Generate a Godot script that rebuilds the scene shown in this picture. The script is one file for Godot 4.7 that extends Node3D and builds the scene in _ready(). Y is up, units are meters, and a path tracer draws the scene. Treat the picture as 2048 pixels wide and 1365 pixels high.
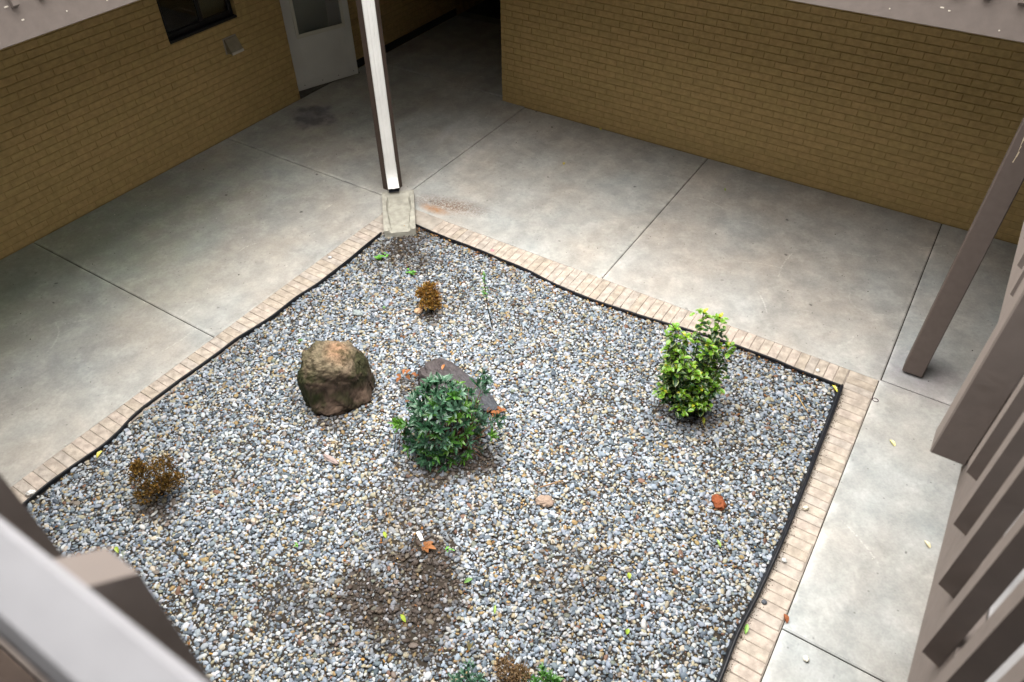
extends Node3D

# ---------------------------------------------------------------- helpers
const CAM := Vector3(4.37349, 4.0, 4.66534)
const WALL_X := -2.445      # face of the left wall
const WALL_Z := -2.4        # face of the back wall
var rng := RandomNumberGenerator.new()
var used := {}
var M := {}

func numbered(n: String) -> String:
	if not used.has(n):
		used[n] = 0
		return n
	used[n] += 1
	return "%s_%03d" % [n, used[n]]

func lin(r: float, g: float, b: float) -> Color:      # real-world linear base colour -> the sRGB value a material takes
	return Color(r, g, b).linear_to_srgb()

func tag(o: Node, label: String, category: String, group := "", kind := "") -> void:
	if label: o.set_meta("label", label)
	if category: o.set_meta("category", category)
	if group: o.set_meta("group", group)
	if kind: o.set_meta("kind", kind)

func thing(called: String, label: String, category: String, at := Vector3.ZERO, group := "") -> Node3D:
	var o := Node3D.new()
	o.name = numbered(called)
	add_child(o)
	o.position = at
	tag(o, label, category, group)
	return o

func put(called: String, mesh: Mesh, m: Material, parent: Node = null, at := Transform3D.IDENTITY) -> MeshInstance3D:
	var o := MeshInstance3D.new()
	o.mesh = mesh
	if m: o.material_override = m
	if parent == null:
		o.name = numbered(called)
		add_child(o)
	else:
		o.name = called
		parent.add_child(o, true)
	o.transform = at
	o.cast_shadow = GeometryInstance3D.SHADOW_CASTING_SETTING_ON
	return o

func st_new() -> SurfaceTool:
	var st := SurfaceTool.new()
	st.begin(Mesh.PRIMITIVE_TRIANGLES)
	return st

func tri(st: SurfaceTool, a: Vector3, b: Vector3, c: Vector3) -> void:      # counter-clockwise seen from outside
	st.add_vertex(a); st.add_vertex(c); st.add_vertex(b)

func quad(st: SurfaceTool, a: Vector3, b: Vector3, c: Vector3, d: Vector3) -> void:
	tri(st, a, b, c); tri(st, a, c, d)

func flat(st: SurfaceTool) -> ArrayMesh:
	st.generate_normals()
	return st.commit()

# a box from lo to hi with chamfered edges
func cbox(st: SurfaceTool, lo: Vector3, hi: Vector3, c := 0.004) -> void:
	st.set_smooth_group(-1)
	var m := (lo + hi) * 0.5
	var h := (hi - lo) * 0.5
	c = min(c, min(h.x, min(h.y, h.z)) * 0.9)
	var P := func(ax: int, s: Vector3) -> Vector3:      # corner of the face across axis ax
		var v := Vector3(s.x * (h.x - c), s.y * (h.y - c), s.z * (h.z - c))
		v[ax] = s[ax] * h[ax]
		return m + v
	for ax in 3:
		var u := (ax + 1) % 3
		var w := (ax + 2) % 3
		for sg in [-1.0, 1.0]:
			var s := Vector3.ZERO
			s[ax] = sg
			var k := []
			for e in [[-1, -1], [1, -1], [1, 1], [-1, 1]]:
				s[u] = e[0]; s[w] = e[1]
				k.append(P.call(ax, s))
			if sg > 0: quad(st, k[0], k[1], k[2], k[3])
			else: quad(st, k[3], k[2], k[1], k[0])
	for ax in 3:      # edges along axis ax
		var u := (ax + 1) % 3
		var w := (ax + 2) % 3
		for e in [[-1, -1], [1, -1], [1, 1], [-1, 1]]:
			var s := Vector3.ZERO
			s[u] = e[0]; s[w] = e[1]
			s[ax] = -1
			var a0: Vector3 = P.call(u, s)
			var b0: Vector3 = P.call(w, s)
			s[ax] = 1
			var a1: Vector3 = P.call(u, s)
			var b1: Vector3 = P.call(w, s)
			if e[0] * e[1] > 0: quad(st, a0, b0, b1, a1)
			else: quad(st, b0, a0, a1, b1)
	for x in [-1, 1]:
		for y in [-1, 1]:
			for z in [-1, 1]:
				var s := Vector3(x, y, z)
				var a: Vector3 = P.call(0, s)
				var b: Vector3 = P.call(1, s)
				var d: Vector3 = P.call(2, s)
				if x * y * z > 0: tri(st, a, b, d)
				else: tri(st, a, d, b)

func box_mesh(lo: Vector3, hi: Vector3, c := 0.004) -> ArrayMesh:
	var st := st_new()
	cbox(st, lo, hi, c)
	return flat(st)

func boxes(list: Array, c := 0.004) -> ArrayMesh:
	var st := st_new()
	for b in list: cbox(st, b[0], b[1], c)
	return flat(st)

# a tube with n sides along points
func tube(st: SurfaceTool, pts: PackedVector3Array, r0: float, r1: float, n := 6) -> void:
	st.set_smooth_group(0)
	var rings := []
	for i in pts.size():
		var t := (pts[min(i + 1, pts.size() - 1)] - pts[max(i - 1, 0)]).normalized()
		var u := t.cross(Vector3.UP)
		if u.length() < 0.05: u = t.cross(Vector3.RIGHT)
		u = u.normalized()
		var w := u.cross(t).normalized()
		var r := lerpf(r0, r1, float(i) / max(1, pts.size() - 1))
		var ring := []
		for k in n:
			var a := TAU * k / n
			ring.append(pts[i] + (u * cos(a) + w * sin(a)) * r)
		rings.append(ring)
	for i in pts.size() - 1:
		for k in n:
			var k2 := (k + 1) % n
			quad(st, rings[i][k2], rings[i][k], rings[i + 1][k], rings[i + 1][k2])
	for k in range(1, n - 1):
		tri(st, rings[0][0], rings[0][k], rings[0][k + 1])
		var l: int = pts.size() - 1
		tri(st, rings[l][0], rings[l][k + 1], rings[l][k])

func noise(seed_: int, freq: float, oct := 4, type := FastNoiseLite.TYPE_SIMPLEX_SMOOTH) -> FastNoiseLite:
	var n := FastNoiseLite.new()
	n.seed = seed_
	n.frequency = freq
	n.noise_type = type
	n.fractal_octaves = oct
	return n

func gray_texture(seed_: int, freq: float, lo: float, hi: float, oct := 4, size := 256) -> ImageTexture:
	var im := noise(seed_, freq, oct).get_seamless_image(size, size)
	var d := im.get_data()
	for i in d.size():
		d[i] = int(clampf(lerpf(lo, hi, d[i] / 255.0), 0, 1) * 255.0)
	var out := Image.create_from_data(size, size, false, Image.FORMAT_L8, d)
	out.convert(Image.FORMAT_RGB8)
	return ImageTexture.create_from_image(out)

func bump_texture(seed_: int, freq: float, strength: float, oct := 4, size := 256) -> ImageTexture:
	var im := noise(seed_, freq, oct).get_seamless_image(size, size)
	im.convert(Image.FORMAT_RGBA8)
	im.bump_map_to_normal_map(strength)
	return ImageTexture.create_from_image(im)

func mat(c: Color, rough := 0.8, tex: Texture2D = null, scale := 1.0, nrm: Texture2D = null, depth := 1.0) -> StandardMaterial3D:
	var m := StandardMaterial3D.new()
	m.albedo_color = c
	m.roughness = rough
	m.metallic_specular = 0.35
	if tex or nrm:
		m.uv1_triplanar = true
		m.uv1_world_triplanar = true
		m.uv1_scale = Vector3.ONE * scale
	if tex: m.albedo_texture = tex
	if nrm:
		m.normal_enabled = true
		m.normal_texture = nrm
		m.normal_scale = depth
	return m

func vmat(rough := 0.7, spec := 0.4) -> StandardMaterial3D:
	var m := StandardMaterial3D.new()
	m.vertex_color_use_as_albedo = true
	m.roughness = rough
	m.metallic_specular = spec
	m.cull_mode = BaseMaterial3D.CULL_DISABLED
	return m

# how large a spot shows in the photograph: depth in front of the lens, or INF outside the frame
var cam_basis: Basis
func seen_depth(p: Vector3) -> float:
	var q := (p - CAM) * cam_basis
	if q.z > -0.1: return INF
	var t := tan(deg_to_rad(48.82) * 0.5)
	var x := q.x / -q.z / (t * 1.5)
	var y := q.y / -q.z / t
	if absf(x) > 1.03 or absf(y) > 1.03: return INF
	return -q.z

# ---------------------------------------------------------------- scene
func _ready() -> void:
	rng.seed = 20240

	# camera
	var cam := Camera3D.new()
	cam.name = "camera"
	add_child(cam)
	cam.position = CAM
	cam.rotation = Vector3(-0.74987, 0.579155, -0.01475)
	cam.fov = 48.82
	cam.near = 0.05
	cam.far = 300.0
	cam_basis = Basis.from_euler(cam.rotation)
	var at := CameraAttributesPhysical.new()
	at.frustum_focal_length = 26.44
	at.frustum_focus_distance = 5.4
	at.frustum_near = 0.05
	at.frustum_far = 300.0
	at.exposure_aperture = 4.2
	cam.attributes = at
	cam.current = true

	# sky, air, exposure
	var we := WorldEnvironment.new()
	we.name = "environment"
	var env := Environment.new()
	env.background_mode = Environment.BG_SKY
	var sky := Sky.new()
	var sm := ProceduralSkyMaterial.new()
	sm.sky_top_color = Color(0.835, 0.865, 0.90)
	sm.sky_horizon_color = Color(0.86, 0.88, 0.90)
	sm.sky_curve = 0.2
	sm.ground_bottom_color = Color(0.25, 0.24, 0.22)
	sm.ground_horizon_color = Color(0.5, 0.5, 0.48)
	sm.sun_angle_max = 10.0
	sky.sky_material = sm
	env.sky = sky
	env.background_energy_multiplier = 1.0
	env.tonemap_mode = Environment.TONE_MAPPER_LINEAR
	env.tonemap_exposure = 15.5
	env.sdfgi_enabled = true
	env.ssao_enabled = true
	env.ssil_enabled = true
	we.environment = env
	add_child(we)

	# overcast sun: a wide soft source high over the opening
	var sun := DirectionalLight3D.new()
	sun.name = "sun"
	sun.light_energy = 0.22
	sun.light_color = Color(1.0, 0.98, 0.95)
	sun.light_angular_distance = 80.0
	sun.shadow_enabled = true
	add_child(sun)
	sun.look_at_from_position(Vector3.ZERO, Vector3(0.06, -1.0, -0.06), Vector3.FORWARD)

	materials()
	ground_and_paving()
	border_bricks()
	walls()
	galleries()
	posts_and_downspout()
	edging()
	gravel()
	rocks()
	euonymus()
	nandina()
	dead_shrubs()
	small_plants()
	litter()

func materials() -> void:
	var mottle := gray_texture(3, 0.012, 0.80, 1.0, 5)
	var grain := bump_texture(5, 0.05, 3.0, 3)
	M.mottle = mottle
	var paint := gray_texture(4, 0.03, 0.94, 1.0, 5)
	var fine := gray_texture(6, 0.03, 0.88, 1.0, 4)
	M.grain = grain
	M.wood = mat(lin(0.225, 0.194, 0.182), 0.62, paint, 1.6, grain, 0.1)
	M.post = mat(lin(0.125, 0.100, 0.091), 0.6, paint, 1.6, grain, 0.1)
	M.brown = mat(lin(0.085, 0.062, 0.052), 0.6, paint, 1.6, grain, 0.1)
	M.rail = mat(lin(0.35, 0.355, 0.39), 0.6, paint, 1.3, grain, 0.1)
	M.brick = []
	for k in 4:
		var f: float = [1.0, 0.97, 1.03, 0.99][k]
		M.brick.append(mat(lin(0.53 * f, 0.382 * f * [1.0, 1.01, 0.99, 1.02][k], 0.170 * f), 0.75, fine, 1.7, grain, 0.5))
	M.mortar = mat(lin(0.43, 0.308, 0.134), 0.9, mottle, 2.0)
	M.plaster = mat(lin(0.30, 0.25, 0.19), 0.9, mottle, 0.5)
	M.dark_plaster = mat(lin(0.07, 0.055, 0.04), 0.9, mottle, 0.5)
	M.soffit = mat(lin(0.52, 0.48, 0.44), 0.9, mottle, 0.5)
	M.white = mat(lin(0.82, 0.83, 0.83), 0.35, gray_texture(8, 0.01, 0.93, 1.0, 4), 0.8)
	M.door = mat(lin(0.72, 0.73, 0.70), 0.45, gray_texture(8, 0.01, 0.93, 1.0, 4), 0.8)
	M.chip = mat(lin(0.62, 0.58, 0.52), 0.8)
	M.black = mat(lin(0.012, 0.012, 0.014), 0.35)
	M.edging = mat(lin(0.013, 0.014, 0.018), 0.32, null, 1.0, bump_texture(15, 0.02, 2.0, 3), 0.3)
	M.edging.uv1_triplanar = true
	M.soil = mat(lin(0.040, 0.029, 0.021), 1.0, gray_texture(9, 0.05, 0.4, 1.0, 5), 3.0)
	M.leafy = vmat(0.36, 0.5)
	M.waxy = vmat(0.32, 0.5)
	M.waxy.metallic_specular = 0.5
	M.dry = vmat(0.9, 0.2)
	M.stone = vmat(0.85, 0.3)
	M.bark = mat(lin(0.10, 0.07, 0.05), 0.9)
	M.greenstem = mat(lin(0.06, 0.11, 0.03), 0.7)

# ---------------------------------------------------------------- paving
const TX0 := -2.5
const TZ0 := -4.4
const TS := 8.6

func concrete_texture() -> ImageTexture:
	var S := 1024
	var big := noise(21, 0.0045, 4).get_image(S, S).get_data()
	var mid := noise(22, 0.042, 6).get_image(S, S).get_data()
	var nz := noise(23, 0.02, 4)
	nz.domain_warp_enabled = true
	nz.domain_warp_amplitude = 14.0
	nz.domain_warp_frequency = 0.01
	var si := nz.get_image(S, S / 4)
	si.resize(S, S, Image.INTERPOLATE_CUBIC)
	var streak := si.get_data()
	var ri := noise(24, 0.03, 5)
	var ridged := ri.get_image(S, S).get_data()
	var spk := noise(25, 0.16, 2).get_image(S, S).get_data()
	var hue := noise(26, 0.008, 3).get_image(S, S).get_data()
	var out := PackedByteArray()
	out.resize(S * S * 3)
	var r := RandomNumberGenerator.new()
	r.seed = 5
	var i := 0
	for py in S:
		var z := TZ0 + TS * (py + 0.5) / S
		for px in S:
			var x := TX0 + TS * (px + 0.5) / S
			var b := big[i] / 127.5 - 1.0
			var m := mid[i] / 127.5 - 1.0
			var s := streak[i] / 127.5 - 1.0
			var g := ridged[i] / 255.0
			var h := hue[i] / 127.5 - 1.0
			var f := 1.0 + b * 0.06 + m * 0.12 + s * 0.11 + (spk[i] / 127.5 - 1.0) * 0.05
			f += clampf((g - 0.45) * 0.5, 0.0, 0.12) * (0.3 + spk[i] / 200.0)        # pale scuffed patches
			var cr := 0.366 * (1.0 + h * 0.06 + m * 0.02)
			var cg := 0.360
			var cb := 0.343 * (1.0 - h * 0.05)
			# slabs poured at different times
			if x > 4.55:
				cr *= 1.0; cg *= 1.03; cb *= 1.06
			elif x > 2.25 and z < 0.0:
				cr *= 1.0; cg *= 0.985; cb *= 0.98
			elif x < 0.0 and z > 2.277:
				f *= 0.98
			# concrete gets darker towards the walls
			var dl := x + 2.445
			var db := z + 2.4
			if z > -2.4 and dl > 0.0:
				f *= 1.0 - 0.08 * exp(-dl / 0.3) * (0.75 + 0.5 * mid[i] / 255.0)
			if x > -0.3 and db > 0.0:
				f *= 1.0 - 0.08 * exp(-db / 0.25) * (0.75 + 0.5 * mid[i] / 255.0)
			# green film on the shaded left walk
			if x < 0.0:
				var a0 := clampf(-x * 0.6, 0.0, 1.0) * clampf(0.55 + m * 0.9 + b * 0.5, 0.0, 1.0) * 0.5
				cr *= 1.0 - 0.17 * a0; cg *= 1.0 - 0.06 * a0; cb *= 1.0 - 0.15 * a0
			if x < 0.0 and z > 0.0:
				var a := clampf((-0.75 - x) / 1.2 + b * 0.25, 0.0, 1.0) * clampf((z - 0.3) / 1.7 + m * 0.2, 0.0, 1.0)
				cr *= 1.0 - 0.29 * a; cg *= 1.0 - 0.20 * a; cb *= 1.0 - 0.28 * a
			# worn doormat mark, soot-purple
			if x < -1.4 and x > -2.42 and z > -1.5 and z < -0.4:
				var u := absf((x + 1.98) * 0.80 + (z + 0.93) * 0.6)
				var v := absf(-(x + 1.98) * 0.6 + (z + 0.93) * 0.80)
				var a2 := clampf((0.31 - u + m * 0.06) / 0.10, 0, 1) * clampf((0.26 - v + m * 0.06) / 0.10, 0, 1) * (0.45 + 0.55 * clampf(m * 1.6 + 0.5, 0, 1))
				cr *= 1.0 - 0.52 * a2; cg *= 1.0 - 0.54 * a2; cb *= 1.0 - 0.44 * a2
			# rust run beside the splash block
			if x > 0.1 and x < 1.4 and z > -0.75 and z < 0.1:
				var e := Vector2((x - 0.48) / 0.38, (z + 0.24 + (x - 0.48) * 0.18) / 0.14)
				var a3 := clampf(1.25 - e.length(), 0, 1) * (1.0 if x < 0.48 else 1.0)
				var sp := spk[i] / 255.0
				a3 = a3 * (0.2 + (0.8 if r.randf() < 0.25 + sp * 0.45 else 0.0))
				cr = lerpf(cr, 0.17, a3); cg = lerpf(cg, 0.115, a3); cb = lerpf(cb, 0.085, a3)
				var e2 := Vector2((x - 0.38) / 0.16, (z + 0.10) / 0.06)
				var a4 := clampf(1.3 - e2.length(), 0, 1) * (0.4 + 0.6 * sp)
				cr = lerpf(cr, 0.30, a4); cg = lerpf(cg, 0.15, a4); cb = lerpf(cb, 0.06, a4)
			# soft shadow and dirt round the foot of the right post, painted in
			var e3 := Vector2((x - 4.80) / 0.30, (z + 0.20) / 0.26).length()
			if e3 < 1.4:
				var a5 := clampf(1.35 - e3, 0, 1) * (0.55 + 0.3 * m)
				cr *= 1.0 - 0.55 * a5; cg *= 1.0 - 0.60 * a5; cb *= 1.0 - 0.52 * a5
			# chalky bloom in the corner
			var e4 := Vector2((x + 0.5) / 0.9, (z + 1.3) / 0.6).length()
			if e4 < 1.2:
				var a6 := clampf(1.2 - e4, 0, 1) * clampf(s * 0.9 + 0.2, 0, 1)
				cr *= 1.0 + 0.20 * a6; cg *= 1.0 + 0.24 * a6; cb *= 1.0 + 0.32 * a6
			# cement haze along the joints
			var dj := minf(minf(absf(x - 2.25) if z < 0.0 else 9.0, absf(x - 4.55)), minf(absf(z - 2.277) if x < 0.0 else 9.0, absf(z + 0.04) if x < 0.0 or x > 4.55 else 9.0))
			if dj < 0.05: f *= 1.0 + 0.20 * (1.0 - dj / 0.05) * clampf(0.6 + m * 1.5, 0.0, 1.3)
			if spk[i] > 228 or spk[i] < 22: f *= 0.82
			var w := r.randf()
			f *= 0.925 + 0.15 * w
			if w > 0.9993: f *= 0.45
			f = clampf(f, 0.2, 1.7)
			var k := i * 3
			out[k] = int(clampf(pow(clampf(cr * f, 0, 1), 0.4545), 0, 1) * 255.0)
			out[k + 1] = int(clampf(pow(clampf(cg * f, 0, 1), 0.4545), 0, 1) * 255.0)
			out[k + 2] = int(clampf(pow(clampf(cb * f, 0, 1), 0.4545), 0, 1) * 255.0)
			i += 1
	# scuffs and scratches, drips and small spots
	for n in 110:
		var p := Vector2(r.randf() * S, r.randf() * S)
		var a := r.randf() * TAU
		var bend := r.randfn(0.0, 0.02)
		var gain := r.randf_range(1.05, 1.16)
		for k in r.randi_range(12, 60):
			a += bend
			p += Vector2(cos(a), sin(a))
			dab(out, S, int(p.x), int(p.y), gain if r.randf() < 0.8 else 1.0)
	for n in 130:
		var c := Vector2(r.randf() * S, r.randf() * S)
		var rad := r.randf_range(0.6, 1.7)
		var dark := r.randf_range(0.55, 0.9) if r.randf() < 0.75 else 1.12
		for dy in range(-4, 5):
			for dx in range(-4, 5):
				if Vector2(dx, dy).length() < rad * r.randf_range(0.6, 1.2): dab(out, S, int(c.x) + dx, int(c.y) + dy, dark)
	return ImageTexture.create_from_image(Image.create_from_data(S, S, false, Image.FORMAT_RGB8, out))

func dab(out: PackedByteArray, S: int, x: int, y: int, gain: float) -> void:
	if x < 0 or y < 0 or x >= S or y >= S: return
	var k := (y * S + x) * 3
	for c in 3: out[k + c] = mini(255, int(out[k + c] * gain))

func slab_mesh(x0: float, z0: float, x1: float, z1: float) -> ArrayMesh:
	var st := st_new()
	st.set_smooth_group(-1)
	var v := func(x: float, y: float, z: float) -> void:
		st.set_uv(Vector2((x - TX0) / TS, (z - TZ0) / TS))
		st.add_vertex(Vector3(x, y, z))
	var g := 0.0042
	var c := 0.010
	var o := [Vector2(x0 + g, z0 + g), Vector2(x0 + g, z1 - g), Vector2(x1 - g, z1 - g), Vector2(x1 - g, z0 + g)]
	var n := [Vector2(x0 + g + c, z0 + g + c), Vector2(x0 + g + c, z1 - g - c), Vector2(x1 - g - c, z1 - g - c), Vector2(x1 - g - c, z0 + g + c)]
	for t in [[0, 2, 1], [0, 3, 2]]:
		for k in t: v.call(n[k].x, 0.0, n[k].y)
	for k in 4:
		var l := (k + 1) % 4
		for e in [[0.0, n, -0.006, o], [-0.006, o, -0.1, o]]:
			var a: Vector2 = e[1][k]
			var b: Vector2 = e[1][l]
			var p: Vector2 = e[3][k]
			var q: Vector2 = e[3][l]
			v.call(a.x, e[0], a.y); v.call(b.x, e[0], b.y); v.call(q.x, e[2], q.y)
			v.call(a.x, e[0], a.y); v.call(q.x, e[2], q.y); v.call(p.x, e[2], p.y)
	return flat(st)

func ground_and_paving() -> void:
	var pm := PlaneMesh.new()
	pm.size = Vector2(400, 400)
	var g := put("ground", pm, mat(lin(0.10, 0.08, 0.06), 1.0), null, Transform3D(Basis.IDENTITY, Vector3(2, -0.16, 2)))
	tag(g, "", "", "", "structure")
	var m := StandardMaterial3D.new()
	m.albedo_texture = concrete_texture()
	m.roughness = 0.8
	m.metallic_specular = 0.3
	var m2 := mat(lin(0.10, 0.095, 0.088), 0.9, M.mottle, 1.2)
	M.concrete = m
	var walk := Node3D.new()
	walk.name = "pavement"
	add_child(walk)
	walk.set_meta("kind", "structure")
	for s in [[-2.445, -2.5, -0.02, -0.04], [-2.445, -0.04, 0.0, 2.277], [-2.445, 2.277, 0.0, 4.55], [-0.02, -2.4, 2.25, 0.0], [2.25, -2.4, 4.55, 0.0],
			[4.55, -2.4, 7.0, -0.015], [4.538, -0.015, 7.0, 2.24], [4.538, 2.24, 7.0, 4.55], [-2.445, 4.55, 2.2, 7.0], [2.2, 4.55, 7.0, 7.0]]:
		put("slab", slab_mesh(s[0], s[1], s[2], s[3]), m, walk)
	for s in [[-2.445, -4.6, -0.336, -2.5], [-2.445, -7.0, -0.336, -4.6]]:
		put("slab", slab_mesh(s[0], s[1], s[2], s[3]), m if s[1] > -5.0 else m2, walk)
	put("joint_filler", box_mesh(Vector3(-2.44, -0.12, -6.9), Vector3(7.0, -0.013, 7.0), 0.001), mat(lin(0.04, 0.033, 0.026), 1.0, M.mottle, 3.0), walk).set_meta("label", "dark gritty filler in the slab joints")

func border_bricks() -> void:
	var b := Node3D.new()
	b.name = "brick_border"
	add_child(b)
	b.set_meta("kind", "structure")
	var tones := []
	for k in 5:
		var f: float = [1.0, 0.93, 1.07, 0.97, 1.03][k]
		tones.append(mat(lin(0.525 * f, 0.458 * f * [1, 1.0, 0.99, 1.03, 1.01][k], 0.400 * f * [1, 0.97, 1.0, 1.06, 1.0][k]), 0.85, gray_texture(31, 0.02, 0.78, 1.0, 5) if k == 0 else tones[0].albedo_texture, 2.2, M.grain, 0.6))
	var along_x := {}      # bricks by length in centimetres: the edging wanders, the bricks end at it
	var along_z := {}
	var lay := func(x0: float, z0: float, l: float, cross: bool) -> void:
		var key := int(round(l * 100.0)) * 3 + rng.randi() % 3
		var w := 0.0655 + 0.001 * (key % 3)
		var len_ := (key / 3) / 100.0
		var d := along_z if cross else along_x
		if not d.has(key): d[key] = box_mesh(Vector3(0, -0.06, 0), Vector3(w, 0, len_) if cross else Vector3(len_, 0, w), 0.0035)
		put("brick", d[key], tones[rng.randi() % 5], b, Transform3D(Basis.IDENTITY.rotated(Vector3.UP, rng.randf_range(-0.012, 0.012)), Vector3(x0, 0.002 + rng.randf_range(-0.0015, 0.0015), z0)))
	var pitch := 0.0708
	var z := 0.36
	while z < 4.5:
		lay.call(rng.randf_range(0.001, 0.005), z, edge_x(left_edge, z + 0.03, 1) - 0.004, false)
		z += pitch
	var x := 0.575
	while x < 4.27:
		lay.call(x, rng.randf_range(0.003, 0.007), edge_x(top_edge, x + 0.03, 0) - 0.004, true)
		x += pitch
	z = 0.006
	while z < 4.5:
		var x0 := 4.336 if z < 0.2 else edge_x(right_edge, z + 0.03, 1) + 0.004
		lay.call(x0, z, 4.535 - x0 - 0.002, false)
		z += pitch
	var bed := mat(lin(0.40, 0.35, 0.31), 1.0, M.mottle, 3.0)
	put("mortar_bed", boxes([[Vector3(0.0, -0.09, 0.3), Vector3(0.19, -0.004, 4.5)], [Vector3(0.56, -0.09, 0.0), Vector3(4.33, -0.0045, 0.21)], [Vector3(4.375, -0.09, 0.0), Vector3(4.537, -0.004, 4.5)], [Vector3(4.331, -0.09, 0.0), Vector3(4.375, -0.004, 0.21)]], 0.001), bed, b)
	# the corner by the splash block is patched with pale cement
	put("cement_patch", boxes([[Vector3(-0.02, -0.09, -0.01), Vector3(0.57, -0.001, 0.22)], [Vector3(0.0, -0.09, 0.2), Vector3(0.2, -0.0015, 0.35)]], 0.003), mat(lin(0.46, 0.42, 0.375), 0.9, M.mottle, 2.0, M.grain, 0.5), b)

# ---------------------------------------------------------------- walls
func brick_mesh(l: float) -> ArrayMesh:      # face towards +z, centre of the face at the origin
	var st := st_new()
	st.set_smooth_group(-1)
	var a := l * 0.5
	var h := 0.0304
	var c := 0.0035
	var f := [Vector3(-a + c, -h + c, 0), Vector3(a - c, -h + c, 0), Vector3(a - c, h - c, 0), Vector3(-a + c, h - c, 0)]
	var o := [Vector3(-a, -h, -c), Vector3(a, -h, -c), Vector3(a, h, -c), Vector3(-a, h, -c)]
	var k := [Vector3(-a, -h, -0.03), Vector3(a, -h, -0.03), Vector3(a, h, -0.03), Vector3(-a, h, -0.03)]
	quad(st, f[0], f[1], f[2], f[3])
	for i in 4:
		var j := (i + 1) % 4
		quad(st, o[i], o[j], f[j], f[i])
		quad(st, k[i], k[j], o[j], o[i])
	return flat(st)

# lays courses on a plane: origin at the foot, along = direction of u, face normal = n
func lay_bricks(wall: Node3D, origin: Vector3, along: Vector3, n: Vector3, u0: float, u1: float, y1: float, holes: Array, phase: float) -> void:
	var L := 0.2125
	var C := 0.0667
	var places := []
	var row := 0
	var y := 0.0305
	while y < y1:
		var u := u0
		var first := true
		var off := fposmod(phase + (0.5 if row % 2 else 0.0) * L + rng.randf_range(-0.03, 0.03), L)
		u = u0 + off - L
		while u < u1:
			var a := maxf(u, u0) + 0.0008
			var b := minf(u + L - 0.0025, u1) - 0.0008
			u += L
			for hole in holes:      # [u0, u1, y0, y1]
				if y + 0.02 > hole[2] and y - 0.02 < hole[3]:
					if a < hole[0] and b > hole[0]: b = hole[0] - 0.001
					elif a < hole[1] and b > hole[1]: a = hole[1] + 0.001
					elif a >= hole[0] and b <= hole[1]: b = a
			if b - a < 0.03: continue
			var c := origin + along * (a + b) * 0.5 + Vector3(0, y, 0)
			places.append([seen_depth(c), c, b - a])
		row += 1
		y += C
	places.sort_custom(func(p, q): return p[0] < q[0])
	var bas := Basis(along, Vector3.UP, n) if along.cross(Vector3.UP).dot(n) > 0 else Basis(-along, Vector3.UP, n)
	var cache := {}
	var rest := []
	for k in 4: rest.append(st_new())
	for k in places.size():
		var key := int(round(places[k][2] * 200.0))
		if not cache.has(key): cache[key] = brick_mesh(key / 200.0)
		var t := Transform3D(bas * Basis.from_euler(Vector3(rng.randf_range(-0.008, 0.008), rng.randf_range(-0.004, 0.004), rng.randf_range(-0.003, 0.003))), places[k][1] + n * rng.randf_range(-0.0018, 0.0018))
		var tone := rng.randi() % 4
		if k < 300 and places[k][0] < INF: put("brick", cache[key], M.brick[tone], wall, t)
		else: rest[tone].append_from(cache[key], 0, t)
	var mesh := ArrayMesh.new()
	for k in 4:
		rest[k].commit(mesh)
		mesh.surface_set_material(mesh.get_surface_count() - 1, M.brick[k])
	put("brickwork", mesh, null, wall).set_meta("kind", "stuff")

func pane_mat(a: float, c := Color(0.04, 0.05, 0.05)) -> StandardMaterial3D:
	var m := StandardMaterial3D.new()
	m.albedo_color = Color(c.r, c.g, c.b, a)
	m.transparency = BaseMaterial3D.TRANSPARENCY_ALPHA
	m.roughness = 0.03
	m.metallic_specular = 0.5
	return m

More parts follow.
